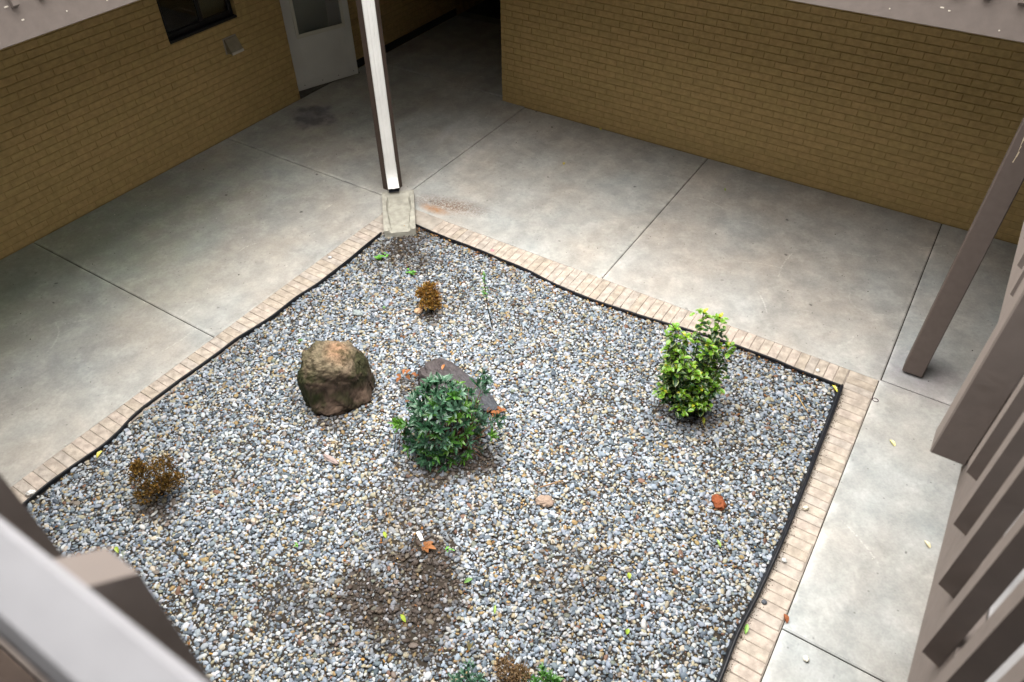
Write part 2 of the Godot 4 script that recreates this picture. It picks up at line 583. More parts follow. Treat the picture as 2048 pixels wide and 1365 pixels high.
func walls() -> void:
	var X := WALL_X
	var inner := X - 0.005      # face of the mortar
	# left wall: window opening z -0.585..0.275, y 1.165..2.3; door opening z -2.13..-1.19, y 0..2.1
	var lw := thing("brick_wall", "long olive tan painted brick wall with dark window and white door", "wall")
	var back := X - 0.22
	put("wall_core", boxes([
		[Vector3(back, -0.1, 0.277), Vector3(inner, 4.95, 7.0)],
		[Vector3(back, -0.1, -0.587), Vector3(inner - 0.0005, 1.163, 0.277)],
		[Vector3(back, 2.302, -0.587), Vector3(inner - 0.0005, 4.95, 0.277)],
		[Vector3(back, -0.1, -1.192), Vector3(inner, 4.95, -0.587)],
		[Vector3(back, 2.102, -2.132), Vector3(inner - 0.0005, 4.95, -1.192)],
		[Vector3(back, -0.1, -7.0), Vector3(inner, 4.95, -2.132)]], 0.001), M.mortar, lw)
	lay_bricks(lw, Vector3(X, 0, 0), Vector3(0, 0, 1), Vector3(1, 0, 0), -4.4, 4.6, 2.56, [[-0.587, 0.277, 1.163, 2.302], [-2.132, -1.192, -0.2, 2.102]], 0.03)
	# window
	var wn := put("window", boxes([
		[Vector3(X - 0.10, 1.166, 0.225), Vector3(X - 0.055, 2.30, 0.275)], [Vector3(X - 0.10, 1.166, -0.585), Vector3(X - 0.055, 2.30, -0.545)],
		[Vector3(X - 0.10, 1.167, -0.545), Vector3(X - 0.055, 1.215, 0.225)], [Vector3(X - 0.10, 2.25, -0.545), Vector3(X - 0.055, 2.299, 0.225)],
		[Vector3(X - 0.095, 1.215, -0.215), Vector3(X - 0.06, 2.25, -0.175)]], 0.003), M.black, lw)
	put("pane", box_mesh(Vector3(X - 0.081, 1.215, -0.175), Vector3(X - 0.077, 2.25, 0.225), 0.0005), pane_mat(0.55), wn)
	put("pane", box_mesh(Vector3(X - 0.074, 1.215, -0.545), Vector3(X - 0.070, 2.25, -0.215), 0.0005), pane_mat(0.15), wn)
	put("sill", box_mesh(Vector3(X - 0.218, 1.140, -0.584), Vector3(X - 0.002, 1.1655, 0.274), 0.003), M.black, wn)
	put("curtain", box_mesh(Vector3(X - 0.16, 1.18, -0.58), Vector3(X - 0.15, 2.29, -0.20), 0.002), mat(lin(0.10, 0.12, 0.095), 0.9), wn)
	put("interior", boxes([[Vector3(X - 1.2, 1.0, -0.7), Vector3(X - 1.15, 2.4, 0.4)], [Vector3(X - 1.2, 2.4, -0.7), Vector3(X - 0.2, 2.45, 0.4)], [Vector3(X - 1.2, 1.0, -0.75), Vector3(X - 0.2, 2.4, -0.7)], [Vector3(X - 1.2, 1.0, 0.4), Vector3(X - 0.2, 2.4, 0.45)], [Vector3(X - 1.2, 0.95, -0.7), Vector3(X - 0.2, 1.0, 0.4)]], 0.001), M.dark_plaster, wn)
	# dryer vent hood under the window
	var st := st_new()
	st.set_smooth_group(-1)
	var za := -0.335
	var zb := -0.490
	var A := [Vector3(X - 0.004, 0.985, za), Vector3(X + 0.022, 0.985, za), Vector3(X + 0.088, 0.862, za), Vector3(X + 0.088, 0.846, za), Vector3(X - 0.004, 0.838, za)]
	var B := []
	for p in A: B.append(Vector3(p.x, p.y, zb))
	for k in 5:
		var l := (k + 1) % 5
		quad(st, A[k], A[l], B[l], B[k])
	for k in range(1, 4):
		tri(st, A[0], A[k + 1], A[k]); tri(st, B[0], B[k], B[k + 1])
	var vh := put("vent_hood", flat(st), mat(lin(0.30, 0.27, 0.20), 0.6, M.mottle, 3.0), lw)
	vh.set_meta("label", "small beige sloping vent hood below the window")
	put("flange", box_mesh(Vector3(X - 0.003, 0.832, zb - 0.012), Vector3(X + 0.006, 0.995, za + 0.012), 0.002), mat(lin(0.34, 0.31, 0.26), 0.6), vh)
	put("lip", box_mesh(Vector3(X + 0.084, 0.838, zb - 0.001), Vector3(X + 0.095, 0.864, za + 0.001), 0.002), mat(lin(0.60, 0.57, 0.48), 0.6), vh)

	# door: leaf stands ajar, hinged in the recess on its left
	var hinge := Vector3(X - 0.135, 0.02, -1.325)
	var along := Vector3(0.335, 0, -0.942).normalized()
	var nrm := Vector3.UP.cross(along) * -1.0
	if nrm.x < 0: nrm = -nrm
	var W := 0.80
	var Hh := 2.05
	var db := Basis(along, Vector3.UP, nrm)
	var dt := Transform3D(db, hinge)
	var door := put("door", boxes([
		[Vector3(-0.115, 0.04, -0.02), Vector3(0.105, Hh, 0.02)], [Vector3(W - 0.105, 0.04, -0.02), Vector3(W, Hh, 0.02)],
		[Vector3(0.105, 0.04, -0.0195), Vector3(W - 0.105, 0.62, 0.0195)], [Vector3(0.105, Hh - 0.13, -0.0195), Vector3(W - 0.105, Hh, 0.0195)]], 0.003), M.door, lw, dt)
	door.set_meta("label", "white storm door standing ajar in its recess")
	put("pane_frame", boxes([[Vector3(0.085, 0.605, 0.0205), Vector3(W - 0.085, 0.650, 0.032)], [Vector3(0.080, 0.6505, 0.0205), Vector3(0.118, Hh - 0.1, 0.0315)], [Vector3(W - 0.118, 0.6505, 0.0205), Vector3(W - 0.08, Hh - 0.1, 0.0315)]], 0.003), mat(lin(0.60, 0.60, 0.53), 0.5), door)
	put("pane", box_mesh(Vector3(0.105, 0.62, -0.004), Vector3(W - 0.105, Hh - 0.13, 0.0), 0.0005), pane_mat(0.15), door)
	put("bottom_sweep", box_mesh(Vector3(-0.113, 0.0, -0.012), Vector3(W - 0.002, 0.085, 0.0245), 0.002), M.door, door)
	for q in [0.06, 0.30, 0.52, 0.73]:
		put("screw", box_mesh(Vector3(q, 0.046, 0.023), Vector3(q + 0.011, 0.057, 0.028), 0.003), M.black, door)
	var hd := put("handle", boxes([[Vector3(W - 0.245, 0.94, 0.02), Vector3(W - 0.195, 1.08, 0.05)], [Vector3(W - 0.235, 0.96, 0.05), Vector3(W - 0.205, 1.06, 0.085)]], 0.012), M.black, door)
	hd.set_meta("label", "black handle of the storm door")
	# the house door and jambs behind it
	put("inner_door", box_mesh(Vector3(X - 0.30, 0.0, -2.12), Vector3(X - 0.255, 2.09, -1.20), 0.003), mat(lin(0.30, 0.34, 0.29), 0.6), lw)
	put("door_jamb", boxes([[Vector3(X - 0.25, 0.0, -2.131), Vector3(X - 0.03, 2.1, -2.095)], [Vector3(X - 0.25, 0.0, -1.222), Vector3(X - 0.14, 2.1, -1.193)]], 0.002), mat(lin(0.40, 0.40, 0.38), 0.6), lw)
	put("threshold", box_mesh(Vector3(X - 0.30, -0.09, -2.13), Vector3(X - 0.002, 0.012, -1.194), 0.004), mat(lin(0.12, 0.115, 0.10), 0.9, M.mottle, 2.0), lw)
	put("base_strip", box_mesh(Vector3(X - 0.004, 0.0, -4.4), Vector3(X + 0.006, 0.10, -2.134), 0.002), mat(lin(0.03, 0.03, 0.03), 0.7), lw)

	# back wall
	var bw := thing("brick_wall", "wide olive tan painted brick wall beside the dark passage", "wall")
	put("wall_core", boxes([[Vector3(-0.330, -0.1, WALL_Z - 0.2), Vector3(7.0, 4.95, WALL_Z - 0.005)]], 0.001), M.mortar, bw)
	lay_bricks(bw, Vector3(0, 0, WALL_Z), Vector3(1, 0, 0), Vector3(0, 0, 1), -0.336, 6.9, 2.56, [], 0.075)
	put("wall_end", box_mesh(Vector3(-0.336, -0.1, WALL_Z - 4.6), Vector3(-0.3305, 2.6, WALL_Z - 0.03), 0.001), M.brick[1], bw)

	# what closes the court outside the photograph
	var far := put("building_wall", boxes([
		[Vector3(-2.45, -0.1, -7.1), Vector3(-0.1, 2.7, -7.0)], [Vector3(-0.3, -0.1, -7.0), Vector3(-0.1, 2.7, -2.6)], [Vector3(-2.6, 2.6, -7.1), Vector3(-0.1, 2.7, -2.41)],
		[Vector3(-2.6, -0.1, 7.0), Vector3(7.0, 4.95, 7.2)]], 0.001), M.dark_plaster)  # near wall darkened to cut bounce light on the balusters
	var side := put("building_wall", box_mesh(Vector3(7.0, -0.1, -2.6), Vector3(7.2, 4.95, 7.2), 0.001), M.dark_plaster)
	tag(side, "", "", "", "structure")
	tag(far, "", "", "", "structure")
	var rf := put("added_roof", boxes([[Vector3(-1.6, 4.80, 4.36), Vector3(7.4, 4.95, 7.4)], [Vector3(4.85, 4.801, -2.9), Vector3(7.4, 4.95, 4.36)]], 0.002), M.brown)  # unseen strips overhead, added and shaped to keep light off the baluster sides
	tag(rf, "", "", "", "structure")

# ---------------------------------------------------------------- galleries
# one gallery: t = transform whose local x runs along the fascia (0..4.9), local z points into the court; fascia face at local z = 0
func gallery(label: String, t: Transform3D, tips: Array, tip_y: float, depth: float, rail_m: Material, wood: Material, special := "", chips := []) -> void:
	var g := thing("upper_gallery", label, "gallery")
	g.transform = t
	var fb := put("fascia_board", box_mesh(Vector3(0.0, 2.395, -0.038), Vector3(4.9, 2.70, 0.0), 0.004), wood, g)
	put("floor_slab", box_mesh(Vector3(-depth, 2.60, -depth), Vector3(4.9 + depth * 0.0, 2.70, -0.039), 0.002), mat(lin(0.50, 0.50, 0.52), 0.8, M.mottle, 1.0) if special == "right" else (M.brown if special == "near" else M.soffit), g)
	put("top_rail", box_mesh(Vector3(0.0, 3.52, -0.043), Vector3(4.9, 3.61, 0.0), 0.006), rail_m, g)
	# baluster with bevelled ends, front face towards the court
	var st := st_new()
	st.set_smooth_group(-1)
	var w := 0.019
	var prof := [Vector2(0.0005, tip_y - 0.022), Vector2(0.037, tip_y), Vector2(0.037, 3.524), Vector2(0.0005, 3.556)]      # (z, y)
	for k in 4:
		var l := (k + 1) % 4
		quad(st, Vector3(-w, prof[k].y, prof[k].x), Vector3(w, prof[k].y, prof[k].x), Vector3(w, prof[l].y, prof[l].x), Vector3(-w, prof[l].y, prof[l].x))
	for s in [-1, 1]:
		var q := []
		for k in 4: q.append(Vector3(s * w, prof[k].y, prof[k].x))
		if s > 0: quad(st, q[0], q[3], q[2], q[1])
		else: quad(st, q[0], q[1], q[2], q[3])
	var bm := flat(st)
	for x in tips:
		put("baluster", bm, wood, g, Transform3D(Basis.from_euler(Vector3(0, rng.randf_range(-0.01, 0.01), rng.randf_range(-0.003, 0.003))), Vector3(x, rng.randf_range(-0.004, 0.004), 0)))
	for c in chips:
		put("paint_chip", box_mesh(Vector3(c[0] - c[2], c[1] - 0.004, -0.001), Vector3(c[0] + c[2], c[1] + 0.004, 0.0015), 0.002), M.chip, g)
	if special == "right":
		var ps := box_mesh(Vector3(-0.0445, 2.44, 0.0006), Vector3(0.0445, 3.72, 0.087), 0.004)
		put("railing_post", ps, wood, g, Transform3D(Basis.IDENTITY, Vector3(3.0035 + 0.2, 0, 0)))
		# leaf bits and bolt heads on the lip of the floor
		for q in [3.75, 3.92]:
			put("bolt", box_mesh(Vector3(q - 0.012, 2.692, -0.002), Vector3(q + 0.012, 2.716, 0.018), 0.006), M.black, g)

func range_list(a: float, b: float, pitch: float) -> Array:
	var r := []
	var x := a
	while x < b:
		r.append(x)
		x += pitch
	return r

func galleries() -> void:
	# left: fascia face at x = -0.2 looking +x; local x runs along -z from z = 4.7
	gallery("upper gallery along the left wall, pale fascia board at the top left corner", Transform3D(Basis(Vector3(0, 0, -1), Vector3.UP, Vector3(1, 0, 0)), Vector3(-0.2, 0, 4.7)), range_list(0.053, 4.8, 0.16), 2.59, 2.25, M.wood, M.wood, "", [[4.7 - 2.555, 2.50, 0.008], [4.7 - 2.61, 2.585, 0.012], [4.7 - 2.04, 2.455, 0.006], [4.7 - 2.3, 2.47, 0.004]])
	# back: fascia face at z = -0.2 looking +z; local x runs along +x from x = -0.2
	gallery("upper gallery along the back wall, fascia board at the top right corner", Transform3D(Basis(Vector3(1, 0, 0), Vector3.UP, Vector3(0, 0, 1)), Vector3(-0.2, 0, -0.2)), range_list(0.103, 4.8, 0.15), 2.60, 2.2, M.wood, M.wood, "", [[3.99, 2.448, 0.004], [4.25, 2.50, 0.010], [4.29, 2.49, 0.006], [4.56, 2.435, 0.004], [3.85, 2.50, 0.007], [3.5, 2.45, 0.005]])
	# right: fascia face at x = 4.697 looking -x; local x runs along +z from z = -0.2
	var tips := []
	for z in [3.263, 3.43, 3.582, 3.742, 3.90, 4.06, 4.22, 4.38, 4.54, 2.86, 2.70, 2.54, 2.378, 2.215, 2.055, 1.895, 1.735, 1.575, 1.415, 1.255, 1.095, 0.935, 0.775, 0.615, 0.455, 0.295, 0.135]:
		tips.append(z - 0.019 + 0.2)
	gallery("upper gallery at the right with dark sided square balusters and a thicker post", Transform3D(Basis(Vector3(0, 0, 1), Vector3.UP, Vector3(-1, 0, 0)), Vector3(4.697, 0, -0.2)), tips, 2.635, 2.25, M.wood, M.wood, "right")
	# near: rail face at z = 4.614 looking -z; local x runs along -x from x = 4.697
	var near := []
	for k in 23: near.append(4.697 - (3.982 - 0.2 * (k - 3)))
	gallery("near gallery railing, blurred pale top rail across the bottom left corner", Transform3D(Basis(Vector3(-1, 0, 0), Vector3.UP, Vector3(0, 0, -1)), Vector3(4.697, 0, 4.614)), near, 2.62, 2.3, M.rail, M.wood, "near")

# ---------------------------------------------------------------- posts, downspout, splash block
func posts_and_downspout() -> void:
	var p := thing("support_post", "dark brown square post behind the white downspout", "post", Vector3(-0.21, 0, -0.20), "square posts under the gallery corners")
	put("shaft", box_mesh(Vector3(-0.07, 0.0, -0.07), Vector3(0.07, 4.95, 0.07), 0.005), M.brown, p)
	put("base_plate", box_mesh(Vector3(-0.06, 0.001, -0.06), Vector3(0.06, 0.012, 0.06), 0.002), M.black, p)
	var p2 := thing("support_post", "taupe square post standing on the walk at the right", "post", Vector3(4.725, 0, -0.23), "square posts under the gallery corners")
	put("shaft", box_mesh(Vector3(-0.07, 0.022, -0.07), Vector3(0.07, 4.95, 0.07), 0.006), M.post, p2)
	put("base_plate", box_mesh(Vector3(-0.045, 0.001, -0.045), Vector3(0.045, 0.022, 0.045), 0.003), M.black, p2)
	var chip := st_new()
	chip.set_smooth_group(-1)
	for k in 5:
		var y := 1.76 + 0.035 * k
		var a := 0.006 + 0.004 * sin(k * 1.7)
		quad(chip, Vector3(-0.028 + 0.004 * sin(k), y, 0.0712), Vector3(-0.028 + a, y, 0.0712), Vector3(-0.026 + a, y + 0.036, 0.0712), Vector3(-0.027 + 0.004 * sin(k + 1.0), y + 0.036, 0.0712))
	put("bare_scar", flat(chip), mat(lin(0.55, 0.47, 0.35), 0.8), p2).set_meta("label", "pale bare scar where paint has split")

	# downspout on the corner of the post, facing diagonally into the court
	var dz := Vector3(1, 0, 1).normalized()
	var dx := Vector3(1, 0, -1).normalized()
	var ds := thing("downspout", "white rectangular metal downspout strapped to the dark brown post", "downspout", Vector3(-0.14, 0, -0.13))
	var path := [[0.045, 4.95], [0.045, 2.4], [0.045, 0.36], [0.046, 0.30], [0.053, 0.25], [0.066, 0.210], [0.092, 0.172], [0.124, 0.143], [0.158, 0.121]]      # (out, y)
	var mk := func(a: int, b: int, grow: float, inset: float) -> ArrayMesh:
		var st := st_new()
		st.set_smooth_group(-1)
		var rings := []
		for i in range(a, b + 1):
			var c: Vector3 = dz * path[i][0] + Vector3(0, path[i][1], 0)
			var q: Array = path[min(i + 1, path.size() - 1)]
			var r: Array = path[max(i - 1, 0)]
			var t: Vector3 = (dz * (q[0] - r[0]) + Vector3(0, q[1] - r[1], 0)).normalized()
			var nn: Vector3 = dx.cross(t).normalized()
			if nn.dot(dz) < 0: nn = -nn
			var hw := 0.0525 + grow - inset
			var hd := 0.038 + grow - inset
			var ch := 0.007
			var ring := []
			for e in [[-hw + ch, hd], [-0.018, hd], [-0.013, hd - 0.004], [0.013, hd - 0.004], [0.018, hd], [hw - ch, hd], [hw, hd - ch], [hw, -hd + ch], [hw - ch, -hd], [-hw + ch, -hd], [-hw, -hd + ch], [-hw, hd - ch]]:
				ring.append(c + dx * e[0] + nn * e[1])
			rings.append(ring)
		for i in rings.size() - 1:
			var n: int = rings[i].size()
			for k in n:
				var k2 := (k + 1) % n
				if inset > 0.0: quad(st, rings[i][k], rings[i][k2], rings[i + 1][k2], rings[i + 1][k])
				else: quad(st, rings[i][k2], rings[i][k], rings[i + 1][k], rings[i + 1][k2])
		return flat(st)
	put("pipe", mk.call(0, 2, 0.0, 0.0), M.white, ds)
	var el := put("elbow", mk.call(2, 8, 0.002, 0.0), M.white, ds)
	put("inner_face", mk.call(3, 8, 0.0, 0.002), mat(lin(0.09, 0.10, 0.13), 0.5), el)  # dark colour paints in the shade inside the mouth
	for y in [2.1]:
		put("strap", box_mesh(Vector3(-0.068, y, -0.06), Vector3(0.068, y + 0.024, 0.0405), 0.002), M.white if y > 1.0 else M.white, ds, Transform3D(Basis(dx, Vector3.UP, dz), dz * 0.045))

	# splash block
	var sb := thing("splash_block", "pale concrete splash block under the downspout outlet", "splash block", Vector3(0.17, 0.0, 0.165))
	var ax := Vector3(0.523, 0, 0.612).normalized()      # away from the post
	var bx := Vector3(ax.z, 0, -ax.x)
	var st2 := st_new()
	st2.set_smooth_group(0)
	var NL := 44
	var NW := 64
	var HL := 0.335
	var HW := 0.150
	var wob := noise(44, 3.0, 3)
	var hgt := func(u: float, v: float) -> float:
		var rim := 0.070
		var wv := 0.100 + 0.012 * sin((u + 0.3) * 9.0) + wob.get_noise_2d(u * 3.0, 4.0) * 0.016
		if u > 0.12: wv = maxf(0.04, wv - 0.0)
		var side := smoothstep(wv - 0.006, wv + 0.006, absf(v))
		var back := smoothstep(-HL + 0.10, -HL + 0.055, u)
		var front := smoothstep(HL - 0.10, HL - 0.03, u) * 0.55
		var k := maxf(maxf(side, back), front)
		return lerpf(0.012, rim, k) + wob.get_noise_2d(u * 20.0, v * 20.0) * 0.0015
	for i in NL:
		for j in NW:
			var c := []
			for e in [[0, 0], [1, 0], [1, 1], [0, 1]]:
				var u := lerpf(-HL, HL, float(i + e[0]) / NL)
				var v := lerpf(-HW, HW, float(j + e[1]) / NW) * (1.0 - 0.04 * u / HL)
				c.append(ax * u + bx * v + Vector3(0, hgt.call(u, v), 0))
			quad(st2, c[0], c[1], c[2], c[3])
	var sides := st_new()
	sides.set_smooth_group(-1)
	var cr := [ax * -HL + bx * -HW * 1.04, ax * -HL + bx * HW * 1.04, ax * HL + bx * HW * 0.96, ax * HL + bx * -HW * 0.96]
	for k in 4:
		var l := (k + 1) % 4
		var n := 14
		for s in n:
			var a: Vector3 = cr[k].lerp(cr[l], float(s) / n)
			var b: Vector3 = cr[k].lerp(cr[l], float(s + 1) / n)
			var ha: float = hgt.call(a.dot(ax), a.dot(bx))
			var hb: float = hgt.call(b.dot(ax), b.dot(bx))
			quad(sides, a + Vector3(0, -0.04, 0), b + Vector3(0, -0.04, 0), b + Vector3(0, hb, 0), a + Vector3(0, ha, 0))
	var sm := mat(lin(0.47, 0.46, 0.405), 0.9, gray_texture(45, 0.02, 0.8, 1.0, 5), 2.0, M.grain, 0.8)
	put("trough", flat(st2), sm, sb)
	put("block_sides", flat(sides), sm, sb)

# ---------------------------------------------------------------- edging
func edging_strip(label: String, pts: Array, leans: Array, bead: float, top := 0.024) -> void:
	var cv := Curve3D.new()
	for i in pts.size():
		var a: Array = pts[max(i - 1, 0)]
		var b: Array = pts[min(i + 1, pts.size() - 1)]
		var t := Vector3(b[0] - a[0], 0, b[1] - a[1]) * 0.17
		cv.add_point(Vector3(pts[i][0], top, pts[i][1]), -t, t)
	cv.bake_interval = 0.03
	var bp := cv.get_baked_points()
	var wv := noise(51, 1.2, 2)
	for i in bp.size():
		bp[i].y += wv.get_noise_2d(bp[i].x * 2.0, bp[i].z * 2.0) * 0.004
	var o := thing("garden_edging", label, "edging", Vector3.ZERO, "black plastic edging round the gravel bed")
	var st := st_new()
	tube(st, bp, bead, bead, 10)
	put("rounded_top", flat(st), M.edging, o)
	var s2 := st_new()
	s2.set_smooth_group(0)
	for i in bp.size() - 1:
		var f := float(i) / bp.size()
		var lean: Vector3 = leans[0].lerp(leans[1], f)
		var a := bp[i]
		var b := bp[i + 1]
		for off in [0.0025, -0.0025]:
			var t := (b - a).normalized()
			var sd: Vector3 = t.cross(Vector3.UP) * off
			var d: Vector3 = lean + Vector3(0, -0.075, 0)
			if off > 0: quad(s2, a + sd, b + sd, b + sd + d, a + sd + d)
			else: quad(s2, b + sd, a + sd, a + sd + d, b + sd + d)
	put("skirt", flat(s2), M.edging, o)

var left_edge := [[0.216, 0.487], [0.236, 0.941], [0.244, 1.334], [0.216, 1.588], [0.222, 1.861], [0.205, 2.031], [0.183, 2.21], [0.184, 2.37], [0.178, 2.557], [0.167, 2.823], [0.172, 3.128], [0.210, 3.309], [0.226, 3.46], [0.215, 3.582], [0.204, 3.738], [0.208, 3.953], [0.222, 4.15], [0.21, 4.4]]
var top_edge := [[0.40, 0.215], [0.645, 0.231], [0.876, 0.235], [1.147, 0.233], [1.368, 0.243], [1.687, 0.262], [1.963, 0.299], [2.304, 0.313], [2.522, 0.298], [2.785, 0.280], [3.111, 0.243], [3.468, 0.216], [3.783, 0.213], [4.015, 0.222], [4.325, 0.222]]
var right_edge := [[4.325, 0.235], [4.338, 0.5], [4.345, 0.76], [4.358, 1.26], [4.366, 1.71], [4.360, 2.137], [4.345, 2.425], [4.355, 2.72], [4.36, 3.2], [4.35, 4.4]]

func edging() -> void:
	edging_strip("wavy black plastic edging along the left side of the gravel bed", left_edge, [Vector3(0.012, 0, 0), Vector3(0.002, 0, 0)], 0.0075, 0.019)
	edging_strip("black plastic edging bowed along the back side of the gravel bed", top_edge, [Vector3(0, 0, 0.012), Vector3(0, 0, 0.002)], 0.0075, 0.019)
	edging_strip("black plastic edging leaning out along the right side of the gravel bed", right_edge, [Vector3(-0.045, 0, 0), Vector3(-0.016, 0, 0)], 0.0115, 0.035)

func edge_x(list: Array, z: float, axis: int) -> float:      # position of an edge at the other coordinate
	for i in list.size() - 1:
		var a: float = list[i][axis]
		var b: float = list[i + 1][axis]
		if z <= b: return lerpf(list[i][1 - axis], list[i + 1][1 - axis], clampf((z - a) / (b - a), 0, 1))
	return list[-1][1 - axis]

# ---------------------------------------------------------------- gravel
func pebble_mesh(seed_: int, n1 := 8, n2 := 5) -> ArrayMesh:
	var st := st_new()
	st.set_smooth_group(0)
	var nz := noise(seed_, 0.7, 2)
	var P := func(i: int, j: int) -> Vector3:
		var a := TAU * (i % n1) / n1
		var t := PI * j / n2
		var v := Vector3(sin(t) * cos(a), cos(t), sin(t) * sin(a))
		return v * (1.0 + 0.22 * nz.get_noise_3d(v.x * 1.7, v.y * 1.7 + seed_, v.z * 1.7))
	for j in n2:
		for i in n1:
			var a: Vector3 = P.call(i, j)
			var b: Vector3 = P.call(i + 1, j)
			var c: Vector3 = P.call(i + 1, j + 1)
			var d: Vector3 = P.call(i, j + 1)
			if j == 0: tri(st, a, c, d)
			elif j == n2 - 1: tri(st, a, b, d)
			else: quad(st, a, b, c, d)
	st.index()
	st.generate_normals()
	return st.commit()

var pebble_colors := [
	[Color(0.38, 0.43, 0.49), 0.20], [Color(0.52, 0.56, 0.61), 0.18], [Color(0.74, 0.74, 0.73), 0.15], [Color(0.22, 0.26, 0.30), 0.15], [Color(0.115, 0.145, 0.175), 0.09],
	[Color(0.54, 0.47, 0.32), 0.07], [Color(0.48, 0.33, 0.15), 0.035], [Color(0.30, 0.235, 0.19), 0.04], [Color(0.66, 0.58, 0.46), 0.055], [Color(0.28, 0.15, 0.10), 0.015], [Color(0.29, 0.31, 0.25), 0.015]]

func dirt_and_dark_at(x: float, z: float, n: FastNoiseLite) -> float:      # 0 clean .. 1 dark brown: soil patches, plus dark rings at plant and boulder feet
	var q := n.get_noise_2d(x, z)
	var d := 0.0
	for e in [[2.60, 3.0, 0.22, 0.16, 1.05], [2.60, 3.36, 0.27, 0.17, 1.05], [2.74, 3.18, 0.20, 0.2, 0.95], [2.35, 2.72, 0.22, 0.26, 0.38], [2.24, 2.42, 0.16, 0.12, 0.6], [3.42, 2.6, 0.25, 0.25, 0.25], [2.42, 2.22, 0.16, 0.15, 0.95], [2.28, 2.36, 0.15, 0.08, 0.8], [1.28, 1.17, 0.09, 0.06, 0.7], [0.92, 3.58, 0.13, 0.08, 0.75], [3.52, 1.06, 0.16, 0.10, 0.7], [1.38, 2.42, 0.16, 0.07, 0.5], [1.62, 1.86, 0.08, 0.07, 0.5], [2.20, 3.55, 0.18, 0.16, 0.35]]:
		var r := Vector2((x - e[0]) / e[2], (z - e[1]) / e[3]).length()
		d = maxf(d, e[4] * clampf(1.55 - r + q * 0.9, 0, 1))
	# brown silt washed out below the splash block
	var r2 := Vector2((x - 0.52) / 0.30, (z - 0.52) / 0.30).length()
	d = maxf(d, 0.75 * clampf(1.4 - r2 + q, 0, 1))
	return d

